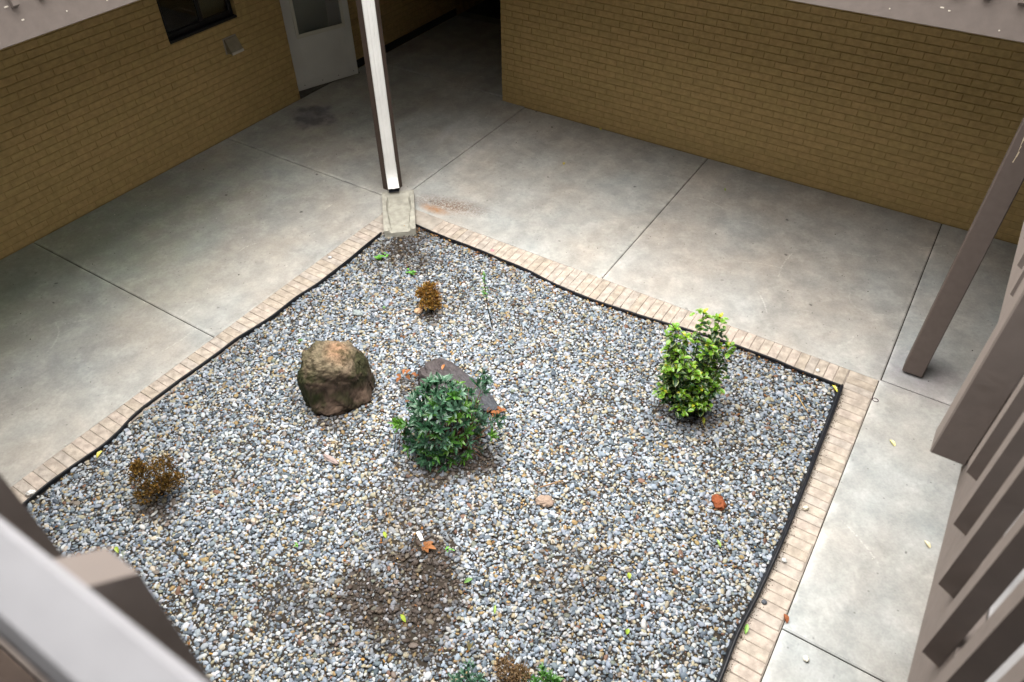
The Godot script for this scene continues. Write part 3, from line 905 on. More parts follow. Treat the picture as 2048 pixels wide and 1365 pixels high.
func gravel() -> void:
	var base := put("bed_soil", box_mesh(Vector3(0.19, -0.12, 0.19), Vector3(4.36, -0.030, 4.5), 0.001), M.soil)
	tag(base, "", "", "", "structure")
	var nz := noise(61, 2.2, 3)
	var wave := noise(62, 0.9, 3)
	var xf: Array[Transform3D] = []
	var cols := PackedColorArray()
	var step := 0.0166
	var z := 0.21
	while z < 4.25:
		var x := 0.16
		while x < 4.40:
			var px := x + rng.randf_range(-0.010, 0.010)
			var pz := z + rng.randf_range(-0.010, 0.010)
			x += step
			if px < edge_x(left_edge, pz, 1) + 0.006 or px > edge_x(right_edge, pz, 1) - 0.016 or pz < edge_x(top_edge, px, 0) + 0.006: continue
			# under the splash block
			var rel := Vector3(px - 0.17, 0, pz - 0.165)
			if absf(rel.dot(Vector3(0.7607, 0, -0.6497) * 1.0)) < 0.0: continue
			if rng.randf() < 0.06 * clampf(dirt_and_dark_at(px, pz, nz) * 4.0, 0.0, 6.0): continue
			var s := 0.0102 * exp(rng.randfn(0.0, 0.30))
			s = clampf(s, 0.006, 0.025)
			var a := s * rng.randf_range(1.0, 1.35)
			var c := s * rng.randf_range(0.72, 0.98)
			var b := s * rng.randf_range(0.42, 0.68)
			var bs := Basis.from_euler(Vector3(rng.randfn(0, 0.24), rng.randf() * TAU, rng.randfn(0, 0.24))) * Basis.from_scale(Vector3(a, b, c))
			xf.append(Transform3D(bs, Vector3(px, -0.012 + rng.randf_range(-0.006, 0.009) + wave.get_noise_2d(px, pz) * 0.008, pz)))
			var t := rng.randf()
			var col: Color = pebble_colors[0][0]
			for e in pebble_colors:
				t -= e[1]
				if t <= 0.0:
					col = e[0]
					break
			col = col * 0.56 * rng.randf_range(0.82, 1.15)
			col = Color(col.r * rng.randf_range(0.90, 1.0), col.g, col.b * rng.randf_range(1.0, 1.13))
			var d := dirt_and_dark_at(px, pz, nz)
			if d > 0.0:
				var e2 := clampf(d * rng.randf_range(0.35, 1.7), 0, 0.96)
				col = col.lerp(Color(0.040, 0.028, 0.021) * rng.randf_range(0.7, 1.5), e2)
			cols.append(col)
		z += step
	# fines that fill the gaps between the stones
	for k in 34000:
		var px := rng.randf_range(0.17, 4.37)
		var pz := rng.randf_range(0.2, 4.25)
		if px < edge_x(left_edge, pz, 1) + 0.004 or px > edge_x(right_edge, pz, 1) - 0.012 or pz < edge_x(top_edge, px, 0) + 0.004: continue
		var s := rng.randf_range(0.004, 0.0085)
		xf.append(Transform3D(Basis.from_euler(Vector3(rng.randfn(0, 0.3), rng.randf() * TAU, rng.randfn(0, 0.3))) * Basis.from_scale(Vector3(s, s * 0.7, s * 0.8)), Vector3(px, -0.013 + rng.randf_range(-0.004, 0.006), pz)))
		var col: Color = pebble_colors[rng.randi() % 6][0] * 0.46 * rng.randf_range(0.7, 1.1)
		var d := clampf(dirt_and_dark_at(px, pz, nz) * rng.randf_range(0.6, 1.5), 0, 0.96)
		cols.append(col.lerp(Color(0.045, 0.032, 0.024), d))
	var mm := MultiMesh.new()
	mm.transform_format = MultiMesh.TRANSFORM_3D
	mm.use_colors = true
	mm.mesh = pebble_mesh(3)
	mm.instance_count = xf.size()
	for i in xf.size():
		mm.set_instance_transform(i, xf[i])
		mm.set_instance_color(i, cols[i])
	var o := MultiMeshInstance3D.new()
	o.name = "gravel"
	o.multimesh = mm
	var gm := vmat(0.62, 0.4)
	gm.cull_mode = BaseMaterial3D.CULL_BACK
	o.material_override = gm
	add_child(o)
	tag(o, "grey, white and tan river gravel filling the square planting bed", "gravel", "", "stuff")

	# grit kicked over the right border and a few chips of leaf among the stones
	var gx: Array[Transform3D] = []
	var gc := PackedColorArray()
	for k in 900:
		var zz := rng.randf_range(0.25, 3.2)
		var xx := edge_x(right_edge, zz, 1) + 0.012 + absf(rng.randfn(0, 0.014))
		var s := rng.randf_range(0.0015, 0.004)
		gx.append(Transform3D(Basis.from_euler(Vector3(rng.randf(), rng.randf() * TAU, rng.randf())) * Basis.from_scale(Vector3(s, s * 0.6, s)), Vector3(xx, 0.003, zz)))
		gc.append(Color(0.10, 0.075, 0.055) * rng.randf_range(0.5, 1.6) if rng.randf() < 0.85 else Color(0.6, 0.58, 0.5))
	for k in 260:
		var xx := rng.randf_range(-2.3, 5.4)
		var zz := rng.randf_range(-2.3, 3.6)
		if xx > 0.02 and xx < 4.5 and zz > 0.02: continue
		var s := rng.randf_range(0.002, 0.006)
		gx.append(Transform3D(Basis.from_euler(Vector3(rng.randf(), rng.randf() * TAU, rng.randf())) * Basis.from_scale(Vector3(s, s * 0.5, s * 0.8)), Vector3(xx, 0.002, zz)))
		gc.append(Color(0.05, 0.04, 0.03) if rng.randf() < 0.72 else Color(0.62, 0.62, 0.58))
	scatter("grit", pebble_mesh(8, 6, 4), gx, gc, "dark grit spilled over the paving and the right brick border", "grit")
	var lx: Array[Transform3D] = []
	var lc := PackedColorArray()
	for k in 1500:
		var xx := rng.randf_range(0.25, 4.3)
		var zz := rng.randf_range(0.26, 4.1)
		if rng.randf() < 0.25: zz = edge_x(top_edge, xx, 0) + absf(rng.randfn(0.03, 0.05))
		var s := rng.randf_range(0.005, 0.013)
		lx.append(Transform3D(Basis.from_euler(Vector3(rng.randfn(0, 0.4), rng.randf() * TAU, rng.randfn(0, 0.4))) * Basis.from_scale(Vector3(s, s * 0.18, s * rng.randf_range(0.3, 0.7))), Vector3(xx, 0.004 + rng.randf() * 0.006, zz)))
		lc.append([Color(0.22, 0.10, 0.035), Color(0.16, 0.08, 0.04), Color(0.36, 0.22, 0.08), Color(0.10, 0.06, 0.04)][rng.randi() % 4])
	scatter("leaf_litter", pebble_mesh(9, 6, 4), lx, lc, "rusty crumbs of dead leaf scattered through the gravel", "leaf litter")

func scatter(called: String, mesh: Mesh, xf: Array[Transform3D], cols: PackedColorArray, label: String, cat: String) -> void:
	var mm := MultiMesh.new()
	mm.transform_format = MultiMesh.TRANSFORM_3D
	mm.use_colors = true
	mm.mesh = mesh
	mm.instance_count = xf.size()
	for i in xf.size():
		mm.set_instance_transform(i, xf[i])
		mm.set_instance_color(i, cols[i])
	var o := MultiMeshInstance3D.new()
	o.name = numbered(called)
	o.multimesh = mm
	o.material_override = M.dry
	add_child(o)
	tag(o, label, cat, "", "stuff")

# ---------------------------------------------------------------- rocks
# a stone from a rounded block: shape(v) -> point, paint(v, p) -> colour
func rock(n1: int, n2: int, shape: Callable, paint: Callable) -> ArrayMesh:
	var st := st_new()
	st.set_smooth_group(0)
	var pts := []
	for j in n2 + 1:
		var row := []
		for i in n1:
			var a := TAU * i / n1
			var t := PI * j / n2
			var v := Vector3(sin(t) * cos(a), cos(t), sin(t) * sin(a))
			var p: Vector3 = shape.call(v)
			row.append([p, paint.call(v, p)])
		pts.append(row)
	var em := func(q: Array) -> void:
		st.set_color(q[1])
		st.add_vertex(q[0])
	for j in n2:
		for i in n1:
			var k := (i + 1) % n1
			var a: Array = pts[j][i]
			var b: Array = pts[j][k]
			var c: Array = pts[j + 1][k]
			var d: Array = pts[j + 1][i]
			em.call(a); em.call(c); em.call(b)
			em.call(a); em.call(d); em.call(c)
	st.index()
	st.generate_normals()
	return st.commit()

const RIGHT := Vector3(0.83693, 0, -0.54732)
const TOWARD := Vector3(0.54732, 0, 0.83693)

func view_basis() -> Basis:      # plants and rocks were set out along the diagonal of the court
	return Basis(RIGHT, Vector3.UP, TOWARD)

func sgnpow(x: float, p: float) -> float:
	return signf(x) * pow(absf(x), p)

func rocks() -> void:
	var n1 := noise(71, 1.1, 4)
	var n2 := noise(72, 6.0, 4)
	var n3 := noise(73, 2.2, 3)
	var cell := noise(74, 3.5, 2, FastNoiseLite.TYPE_CELLULAR)
	var shape := func(v: Vector3) -> Vector3:
		var q := Vector3(sgnpow(v.x, 0.80), sgnpow(v.y, 0.64), sgnpow(v.z, 0.84))
		q = q * (1.0 + 0.11 * n1.get_noise_3dv(v * 1.5) + 0.06 * n3.get_noise_3dv(v * 0.9) + 0.022 * n3.get_noise_3dv(v * 3.4) + 0.012 * n2.get_noise_3dv(v * 2.4) + 0.009 * n2.get_noise_3dv(v * 5.0) + 0.02 * cell.get_noise_3dv(v))
		var p := Vector3(q.x * 0.262, q.y * 0.275 + 0.208, q.z * 0.235)
		# slants in towards the top right, chiselled face in front, notch at lower right
		var up := clampf((p.y - 0.05) / 0.40, 0, 1)
		p.x *= 1.0 - 0.22 * up * (1.0 if p.x > 0 else 0.55)
		p.z *= 1.0 - 0.22 * up
		if p.z > 0.02: p.z -= 0.055 * exp(-pow((p.y - 0.20) / 0.12, 2.0)) * clampf(0.6 + p.x * 3.0, 0, 1)
		var nt := Vector3(p.x - 0.20, p.y - 0.12, p.z - 0.16).length()
		if nt < 0.11: p -= Vector3(0.5, 0.1, 0.6) * (0.11 - nt) * 0.5
		p.y -= maxf(0, p.x - 0.02) * 0.10 * up
		return p
	var paint := func(v: Vector3, p: Vector3) -> Color:
		var a := n3.get_noise_3dv(p * 3.5)
		var b := n3.get_noise_3dv(p * 2.0 + Vector3(5, 0, 0))
		var f := 0.7 * n2.get_noise_3dv(p * 6.0) + 0.6 * n2.get_noise_3dv(p * 2.5) + 0.8 * n2.get_noise_3dv(p * 14.0)
		var col := Color(0.068, 0.050, 0.037)
		col = col.lerp(Color(0.140, 0.098, 0.075), clampf(0.35 + b * 1.6, 0, 1))
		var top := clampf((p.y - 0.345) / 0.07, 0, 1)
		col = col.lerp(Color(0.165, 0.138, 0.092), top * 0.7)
		var o := clampf(1.25 - Vector2((p.x - 0.05) / 0.09, (p.z - 0.01) / 0.10).length(), 0, 1) * clampf((p.y - 0.28) / 0.08, 0, 1)
		col = col.lerp(Color(0.30, 0.17, 0.105), o * 0.65)
		var moss := clampf((-p.x - 0.055) / 0.09 + a * 1.5, 0, 1) * clampf(1.0 - top * 0.55, 0, 1)
		moss = maxf(moss, clampf((p.x - 0.09) / 0.08 + a * 1.4 - 0.3, 0, 0.8) * clampf((p.y - 0.16) / 0.1, 0, 1))
		moss = maxf(moss, clampf(a * 2.4 - 0.35, 0, 0.6))
		col = col.lerp(Color(0.030, 0.038, 0.014), moss * 0.88)
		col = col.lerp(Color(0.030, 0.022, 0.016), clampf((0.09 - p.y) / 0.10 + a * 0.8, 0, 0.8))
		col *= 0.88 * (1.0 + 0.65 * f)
		return Color(maxf(col.r, 0.01), maxf(col.g, 0.008), maxf(col.b, 0.006))
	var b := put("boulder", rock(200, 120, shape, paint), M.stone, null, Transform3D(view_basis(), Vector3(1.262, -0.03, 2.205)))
	tag(b, "large rounded brown boulder with moss on its left side", "boulder")

	var c := noise(75, 1.4, 4)
	var s2 := func(v: Vector3) -> Vector3:
		var q := Vector3(sgnpow(v.x, 0.75), sgnpow(v.y, 0.55), sgnpow(v.z, 0.7))
		q *= 1.0 + 0.14 * c.get_noise_3dv(v * 1.4) + 0.05 * n3.get_noise_3dv(v * 1.1) + 0.012 * n2.get_noise_3dv(v * 2.0)
		var f := clampf((q.x + 1.0) * 0.5, 0, 1)
		return Vector3(q.x * 0.335, 0.02 + q.y * lerpf(0.17, 0.055, f), q.z * lerpf(0.155, 0.075, f * f))
	var p2 := func(v: Vector3, p: Vector3) -> Color:
		var f := n2.get_noise_3dv(p * 9.0) * 0.8 + n2.get_noise_3dv(p * 3.0) * 0.35
		var col := Color(0.062, 0.054, 0.056).lerp(Color(0.056, 0.06, 0.070), clampf(p.x * 2.0 + 0.4, 0, 1))
		return col * (1.0 + 0.9 * f)
	var fr := put("flat_rock", rock(120, 70, s2, p2), M.stone, null, Transform3D(Basis(Vector3.UP, -0.05), Vector3(1.985, -0.02, 1.735)))
	tag(fr, "low dark grey wedge of rock behind the green bush", "rock")

	# single stones that stand out in the gravel
	var one := func(called: String, label: String, at: Vector3, size: Vector3, turn: float, col: Color, seed_: int, cat := "stone", grp := "") -> void:
		var nn := noise(seed_, 1.5, 3)
		var sh := func(v: Vector3) -> Vector3: return Vector3(v.x * size.x, v.y * size.y, v.z * size.z) * (1.0 + 0.45 * nn.get_noise_3dv(v * 0.9) + 0.14 * nn.get_noise_3dv(v * 3.0))
		var pa := func(v: Vector3, p: Vector3) -> Color: return col * (1.0 + 0.35 * nn.get_noise_3dv(v * 6.0) + 0.2 * n2.get_noise_3dv(v * 5.0))
		var o := put(called, rock(26, 16, sh, pa), M.stone, null, Transform3D(Basis(Vector3.UP, turn), at))
		tag(o, label, cat, grp)
	one.call("lava_stone", "rust red rough stone lying near the right edging", Vector3(3.94, 0.012, 1.647), Vector3(0.055, 0.03, 0.038), -0.75, Color(0.22, 0.068, 0.03), 81)
	one.call("river_stone", "smooth blue grey stone, the largest pebble above the boulder", Vector3(0.78, 0.008, 1.463), Vector3(0.050, 0.022, 0.026), 0.1, Color(0.26, 0.30, 0.31), 82)
	one.call("river_stone", "peach coloured round pebble at the foot of the dead shrub near the edging corner", Vector3(1.19, 0.012, 1.185), Vector3(0.032, 0.026, 0.030), 0.5, Color(0.50, 0.34, 0.22), 83)
	one.call("broken_stone", "flat pinkish tan broken piece with a stick beside it", Vector3(3.005, 0.006, 2.225), Vector3(0.058, 0.018, 0.040), 0.5, Color(0.27, 0.205, 0.165), 84)
	one.call("broken_stone", "long pinkish sliver of stone below the boulder", Vector3(1.625, 0.006, 2.695), Vector3(0.07, 0.014, 0.020), -0.05, Color(0.30, 0.24, 0.23), 85)
	one.call("pebble", "white pebble lying alone on the right walk", Vector3(4.702, 0.010, 2.344), Vector3(0.016, 0.011, 0.018), 0.3, Color(0.72, 0.70, 0.62), 86)
	one.call("pebble", "white pebble on the back brick border near its right end", Vector3(4.129, 0.011, 0.147), Vector3(0.014, 0.011, 0.013), 0.3, Color(0.74, 0.74, 0.70), 87)
	one.call("pebble", "pale grey pebble on the left brick border", Vector3(0.068, 0.010, 1.018), Vector3(0.016, 0.010, 0.013), 0.3, Color(0.55, 0.57, 0.60), 88)
	one.call("pebble", "white pebble against the left edging next to the near railing", Vector3(0.175, 0.014, 3.935), Vector3(0.030, 0.018, 0.018), 0.9, Color(0.74, 0.73, 0.72), 89)
	one.call("pebble", "dark grey pebble on the right border beside the orange dead leaf", Vector3(4.405, 0.010, 2.15), Vector3(0.015, 0.010, 0.013), 0.9, Color(0.10, 0.11, 0.13), 90)
	one.call("pebble", "cream pebble, upper of a pair on the right border", Vector3(4.415, 0.012, 1.40), Vector3(0.017, 0.011, 0.015), 0.9, Color(0.66, 0.60, 0.48), 91)
	one.call("pebble", "grey white pebble in the middle of the right border", Vector3(4.417, 0.010, 1.83), Vector3(0.012, 0.009, 0.014), 0.9, Color(0.58, 0.60, 0.60), 92)

# ---------------------------------------------------------------- plants
# a leaf folded along its midrib, drawn from base along dir
func leaf(st: SurfaceTool, base: Vector3, dir: Vector3, up: Vector3, l: float, w: float, col: Color, rim := Color(0, 0, 0, 0), cup := 0.12) -> void:
	st.set_smooth_group(-1)
	dir = dir.normalized()
	var sd := dir.cross(up).normalized()
	var nn := sd.cross(dir).normalized()
	var prof := [[0.0, 0.0], [0.22, 0.34], [0.5, 0.5], [0.78, 0.36], [1.0, 0.0]]
	var mid := []
	for q in prof: mid.append(base + dir * l * q[0] + nn * l * (0.10 * sin(q[0] * PI) - 0.10 * q[0] * q[0]))
	for s in [-1.0, 1.0]:
		var ed := []
		var inn := []
		for k in 5:
			var h: float = w * prof[k][1]
			ed.append(mid[k] + sd * s * h + nn * h * cup * 2.0)
			inn.append(mid[k] + sd * s * h * 0.66 + nn * h * cup)
		for k in 4:
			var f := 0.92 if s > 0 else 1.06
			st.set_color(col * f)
			if rim.a > 0.0:
				q4(st, mid[k], inn[k], inn[k + 1], mid[k + 1], s)
				st.set_color(rim * f)
				q4(st, inn[k], ed[k], ed[k + 1], inn[k + 1], s)
			else:
				q4(st, mid[k], ed[k], ed[k + 1], mid[k + 1], s)

func q4(st: SurfaceTool, a: Vector3, b: Vector3, c: Vector3, d: Vector3, s: float) -> void:
	if s > 0: quad(st, a, b, c, d)
	else: quad(st, d, c, b, a)

func euonymus() -> void:
	var o := thing("variegated_shrub", "upright variegated shrub with yellow green leaf tips and cream leaf margins", "shrub", Vector3(3.45, 0, 0.98))
	var tips := [[-0.188, 0.756, 0.0], [-0.218, 0.621, 0.02], [-0.106, 0.662, -0.02], [-0.011, 0.837, -0.05], [0.099, 0.792, -0.05], [0.173, 0.594, 0.0], [0.04, 0.644, 0.05], [-0.219, 0.473, 0.08],
		[-0.165, 0.512, 0.12], [-0.063, 0.513, 0.1], [-0.03, 0.46, 0.14], [0.118, 0.32, 0.1], [-0.22, 0.278, 0.1], [-0.111, 0.315, 0.16], [-0.026, 0.258, 0.2], [0.054, 0.448, 0.06], [-0.16, 0.60, 0.06], [-0.15, 0.40, -0.08], [0.10, 0.50, -0.1], [0.16, 0.24, 0.0], [0.0, 0.36, 0.17], [-0.10, 0.18, 0.17], [0.05, 0.20, 0.17]]
	var stems := st_new()
	# leaf shapes shared by the copies: three old (dark, cream edge), three young (yellow green)
	var old := []
	var young := []
	for k in 4:
		var s := st_new()
		var f: float = [1.0, 0.8, 1.2, 0.95][k]
		leaf(s, Vector3.ZERO, Vector3(0, 0, 1), Vector3.UP, 0.062, 0.036, Color(0.013 * f, 0.044 * f, 0.015 * f), Color(0.19, 0.24, 0.08) if k < 3 else Color(0.05, 0.13, 0.03), 0.14)
		old.append(flat(s))
		s = st_new()
		leaf(s, Vector3.ZERO, Vector3(0, 0, 1), Vector3.UP, 0.036, 0.020, [Color(0.09, 0.23, 0.015), Color(0.14, 0.28, 0.02), Color(0.06, 0.18, 0.015), Color(0.28, 0.31, 0.02)][k], [Color(0.20, 0.31, 0.03), Color(0.27, 0.35, 0.04), Color(0.15, 0.26, 0.03), Color(0.42, 0.37, 0.04)][k], 0.2)
		young.append(flat(s))
	var n := 0
	var vb := view_basis()
	for t in tips:
		var tip: Vector3 = vb * Vector3(t[0], t[1] - 0.02, t[2])
		var root: Vector3 = vb * Vector3(t[0] * 0.15, 0, t[2] * 0.2)
		var ctrl: Vector3 = vb * Vector3(t[0] * 0.9, t[1] * 0.35, t[2] * 0.9)
		var pts := PackedVector3Array()
		for k in 7:
			var f := k / 6.0
			pts.append(root.lerp(ctrl, f).lerp(ctrl.lerp(tip, f), f))
		tube(stems, pts, 0.006, 0.003, 5)
		# old leaves in pairs down the stem, the young rosette at its tip
		var len_: float = t[1]
		var pairs := int(clampf(len_ / 0.13, 1, 4))
		for k in pairs:
			var f := 1.0 - 0.11 * (k + 0.6) / maxf(len_, 0.3) * 0.95 - 0.02
			if f < 0.22: break
			var c := root.lerp(ctrl, f).lerp(ctrl.lerp(tip, f), f)
			var yaw := k * 1.57 + rng.randf_range(-0.6, 0.6)
			for s in 2:
				var a := yaw + PI * s
				if n >= 292: break
				var b := Basis(Vector3.UP, a) * Basis(Vector3.RIGHT, rng.randf_range(-0.45, 0.25))
				put("leaf", old[rng.randi() % 4], M.waxy, o, Transform3D(b.scaled(Vector3.ONE * rng.randf_range(0.85, 1.25)), c))
				n += 1
		var m := 7 if t[1] > 0.3 else 6
		for k in m:
			if n >= 298: break
			var a := TAU * k / m + rng.randf_range(-0.3, 0.3)
			var b := Basis(Vector3.UP, a) * Basis(Vector3.RIGHT, rng.randf_range(-1.0, -0.25))
			put("leaf", young[(rng.randi() % 3) if rng.randf() < 0.8 else 3], M.waxy, o, Transform3D(b.scaled(Vector3.ONE * rng.randf_range(0.85, 1.3)), tip + Vector3(0, 0.012 * (k % 2), 0)))
			n += 1
	put("stems", flat(stems), M.bark, o)
	# fill of smaller inner leaves
	var inner := st_new()
	for k in 1500:
		var t: Array = tips[rng.randi() % tips.size()]
		var f := pow(rng.randf(), 0.75) * 0.80 + 0.20
		var c: Vector3 = vb * Vector3(t[0] * minf(1.0, f + 0.2) + rng.randfn(0, 0.023), t[1] * f + rng.randfn(0, 0.015), t[2] * f + rng.randfn(0, 0.030))
		var a := rng.randf() * TAU
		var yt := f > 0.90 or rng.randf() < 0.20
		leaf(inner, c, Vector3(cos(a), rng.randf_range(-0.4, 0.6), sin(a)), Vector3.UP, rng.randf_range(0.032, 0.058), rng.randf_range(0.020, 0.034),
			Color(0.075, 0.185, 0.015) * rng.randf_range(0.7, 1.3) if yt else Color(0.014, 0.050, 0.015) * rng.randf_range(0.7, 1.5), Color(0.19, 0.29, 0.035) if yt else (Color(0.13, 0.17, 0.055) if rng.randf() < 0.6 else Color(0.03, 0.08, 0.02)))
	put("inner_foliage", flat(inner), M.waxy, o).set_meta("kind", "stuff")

func spray(seed_: int, tone: int) -> ArrayMesh:      # a whorl of lance-shaped leaflets pointing outwards along +z
	var r := RandomNumberGenerator.new()
	r.seed = seed_
	var st := st_new()
	var base: Color = [Color(0.028, 0.085, 0.042), Color(0.050, 0.115, 0.072), Color(0.045, 0.135, 0.022), Color(0.075, 0.19, 0.02)][tone]
	for k in 8:
		var a := TAU * k / 8.0 + r.randf_range(-0.3, 0.3)
		var out := r.randf_range(0.35, 1.0) if k < 7 else 0.1
		var d := Vector3(cos(a) * out, sin(a) * out, r.randf_range(0.35, 0.9))
		leaf(st, Vector3(0, 0, r.randf_range(-0.012, 0.012)), d, Vector3(0, 0.2, 1).normalized() if absf(d.normalized().z) < 0.85 else Vector3.UP, r.randf_range(0.050, 0.085), r.randf_range(0.015, 0.022), base * r.randf_range(0.75, 1.3), Color(0, 0, 0, 0), 0.1)
	return flat(st)

func nandina() -> void:
	var o := thing("leafy_bush", "rounded bush of narrow dark green leaves in front of the dark rock", "bush", Vector3(2.19, 0, 2.17))
	var vb := view_basis()
	var kinds := []
	for t in 4:
		var row := []
		for k in 4: row.append(spray(100 + t * 10 + k, t))
		kinds.append(row)
	var stems := st_new()
	var place := func(c: Vector3, outward: Vector3, tone: int, sc: float) -> void:
		var z := outward.normalized()
		var x := z.cross(Vector3.UP)
		if x.length() < 0.05: x = Vector3.RIGHT
		x = x.normalized()
		var b := Basis(x, z.cross(x).normalized() * -1.0, z)
		if b.determinant() < 0: b = Basis(-x, b.y, z)
		b = b * Basis(Vector3(0, 0, 1), rng.randf() * TAU)
		put("leaf_spray", kinds[tone][rng.randi() % 4], M.leafy, o, Transform3D(b.scaled(Vector3.ONE * sc), c))
	# dome
	var R := Vector3(0.262, 0.49, 0.23)
	var count := 0
	for k in 240:
		var i := k + 0.5
		var ph := acos(1.0 - 1.12 * i / 240.0)
		var th := PI * (1.0 + sqrt(5.0)) * i
		var d := Vector3(cos(th) * sin(ph), cos(ph), sin(th) * sin(ph))
		var rr := rng.randf_range(0.62, 1.0)
		var c := Vector3(d.x * R.x, 0.07 + d.y * R.y, d.z * R.z) * rr
		c.y = maxf(c.y, 0.04)
		# thinner, barer at lower right
		var bare := d.x > 0.25 and d.z > 0.1 and d.y < 0.65
		if bare and rng.randf() < 0.5: continue
		if rng.randf() < 0.08: continue
		var tone := rng.randi() % 2
		if d.x > 0.05 and d.y < 0.8 and rng.randf() < 0.5: tone = 2 + (1 if rng.randf() < 0.35 else 0)
		elif rng.randf() < 0.1: tone = 2
		place.call(vb * c, vb * (d + Vector3(0, 0.25, 0)), tone, rng.randf_range(0.8, 1.15))
		count += 1
	for k in 46:
		var a := rng.randf() * TAU
		var e := Vector3(cos(a) * R.x, rng.randf_range(0.12, 0.42), sin(a) * R.z) * rng.randf_range(0.5, 0.95)
		var root := Vector3(e.x * 0.25 + 0.03, 0, e.z * 0.25)
		tube(stems, PackedVector3Array([vb * root, vb * (root.lerp(e, 0.5) + Vector3(0, 0.05, 0)), vb * e]), 0.0035, 0.002, 5)
	# outlying sprigs: over the rock, to the right, and a bright one on a bare stem at the left
	for q in [[0.23, 0.53, -0.06, 0, 3], [0.30, 0.56, -0.05, 1, 3], [0.18, 0.50, -0.03, 0, 2], [0.26, 0.50, -0.03, 1, 2], [0.33, 0.20, 0.0, 1, 3], [0.36, 0.22, 0.0, 0, 2], [0.30, 0.15, 0.05, 3, 2], [-0.27, 0.20, 0.03, 3, 3], [-0.24, 0.25, 0.02, 3, 2], [-0.30, 0.22, 0.05, 2, 1]]:
		var c := Vector3(q[0], q[1], q[2])
		for k in q[4]:
			place.call(vb * (c + Vector3(rng.randfn(0, 0.022), rng.randfn(0, 0.022), rng.randfn(0, 0.02))), vb * Vector3(q[0], 0.35, 0.2), q[3], rng.randf_range(0.65, 0.95))
		var root := Vector3(q[0] * 0.3 + 0.04, 0, 0.06) if q[0] > 0 else Vector3(q[0] - 0.045, 0.0, 0.06)
		tube(stems, PackedVector3Array([vb * root, vb * (root.lerp(c, 0.55) + Vector3(0, 0.03, 0)), vb * c]), 0.0035, 0.002, 5)
	# dead twigs sprawling at the lower right
	for k in 15:
		var a := rng.randf_range(-0.9, 0.9)
		var e := Vector3(0.10 + cos(a) * rng.randf_range(0.1, 0.26), rng.randf_range(0.01, 0.14), 0.06 + sin(a) * 0.16)
		tube(stems, PackedVector3Array([vb * Vector3(0.08, 0.0, 0.04), vb * (Vector3(0.08, 0.04, 0.04).lerp(e, 0.5) + Vector3(0, 0.03, 0)), vb * e]), 0.003, 0.0012, 4)
	put("stems", flat(stems), mat(lin(0.16, 0.085, 0.05), 0.9), o)

func tuft(st: SurfaceTool, c: Vector3, r: Vector3, n: int, cols: Array, l: float) -> void:
	for k in n:
		var d := Vector3(rng.randfn(0, 1), absf(rng.randfn(0, 1)) * 0.9 + 0.05, rng.randfn(0, 1)).normalized()
		var q := pow(rng.randf(), 0.4)
		var p := c + Vector3(d.x * r.x, d.y * r.y, d.z * r.z) * q
		var dir := (d + Vector3(rng.randfn(0, 0.45), 0.35 + rng.randfn(0, 0.3), rng.randfn(0, 0.45))).normalized()
		var col: Color = cols[rng.randi() % cols.size()] * rng.randf_range(0.6, 1.3)
		# scale-like twig: three blades
		for j in 3:
			var dd := (dir + Vector3(rng.randfn(0, 0.4), rng.randfn(0, 0.4), rng.randfn(0, 0.4))).normalized()
			var up := Vector3(rng.randfn(0, 1), rng.randfn(0, 1), rng.randfn(0, 1))
			var sd := dd.cross(up).normalized() * l * 0.16
			st.set_smooth_group(-1)
			st.set_color(col * rng.randf_range(0.8, 1.2))
			var ll := l * rng.randf_range(0.6, 1.3)
			quad(st, p - sd * 0.3, p + dd * ll * 0.55 - sd, p + dd * ll, p + dd * ll * 0.55 + sd)

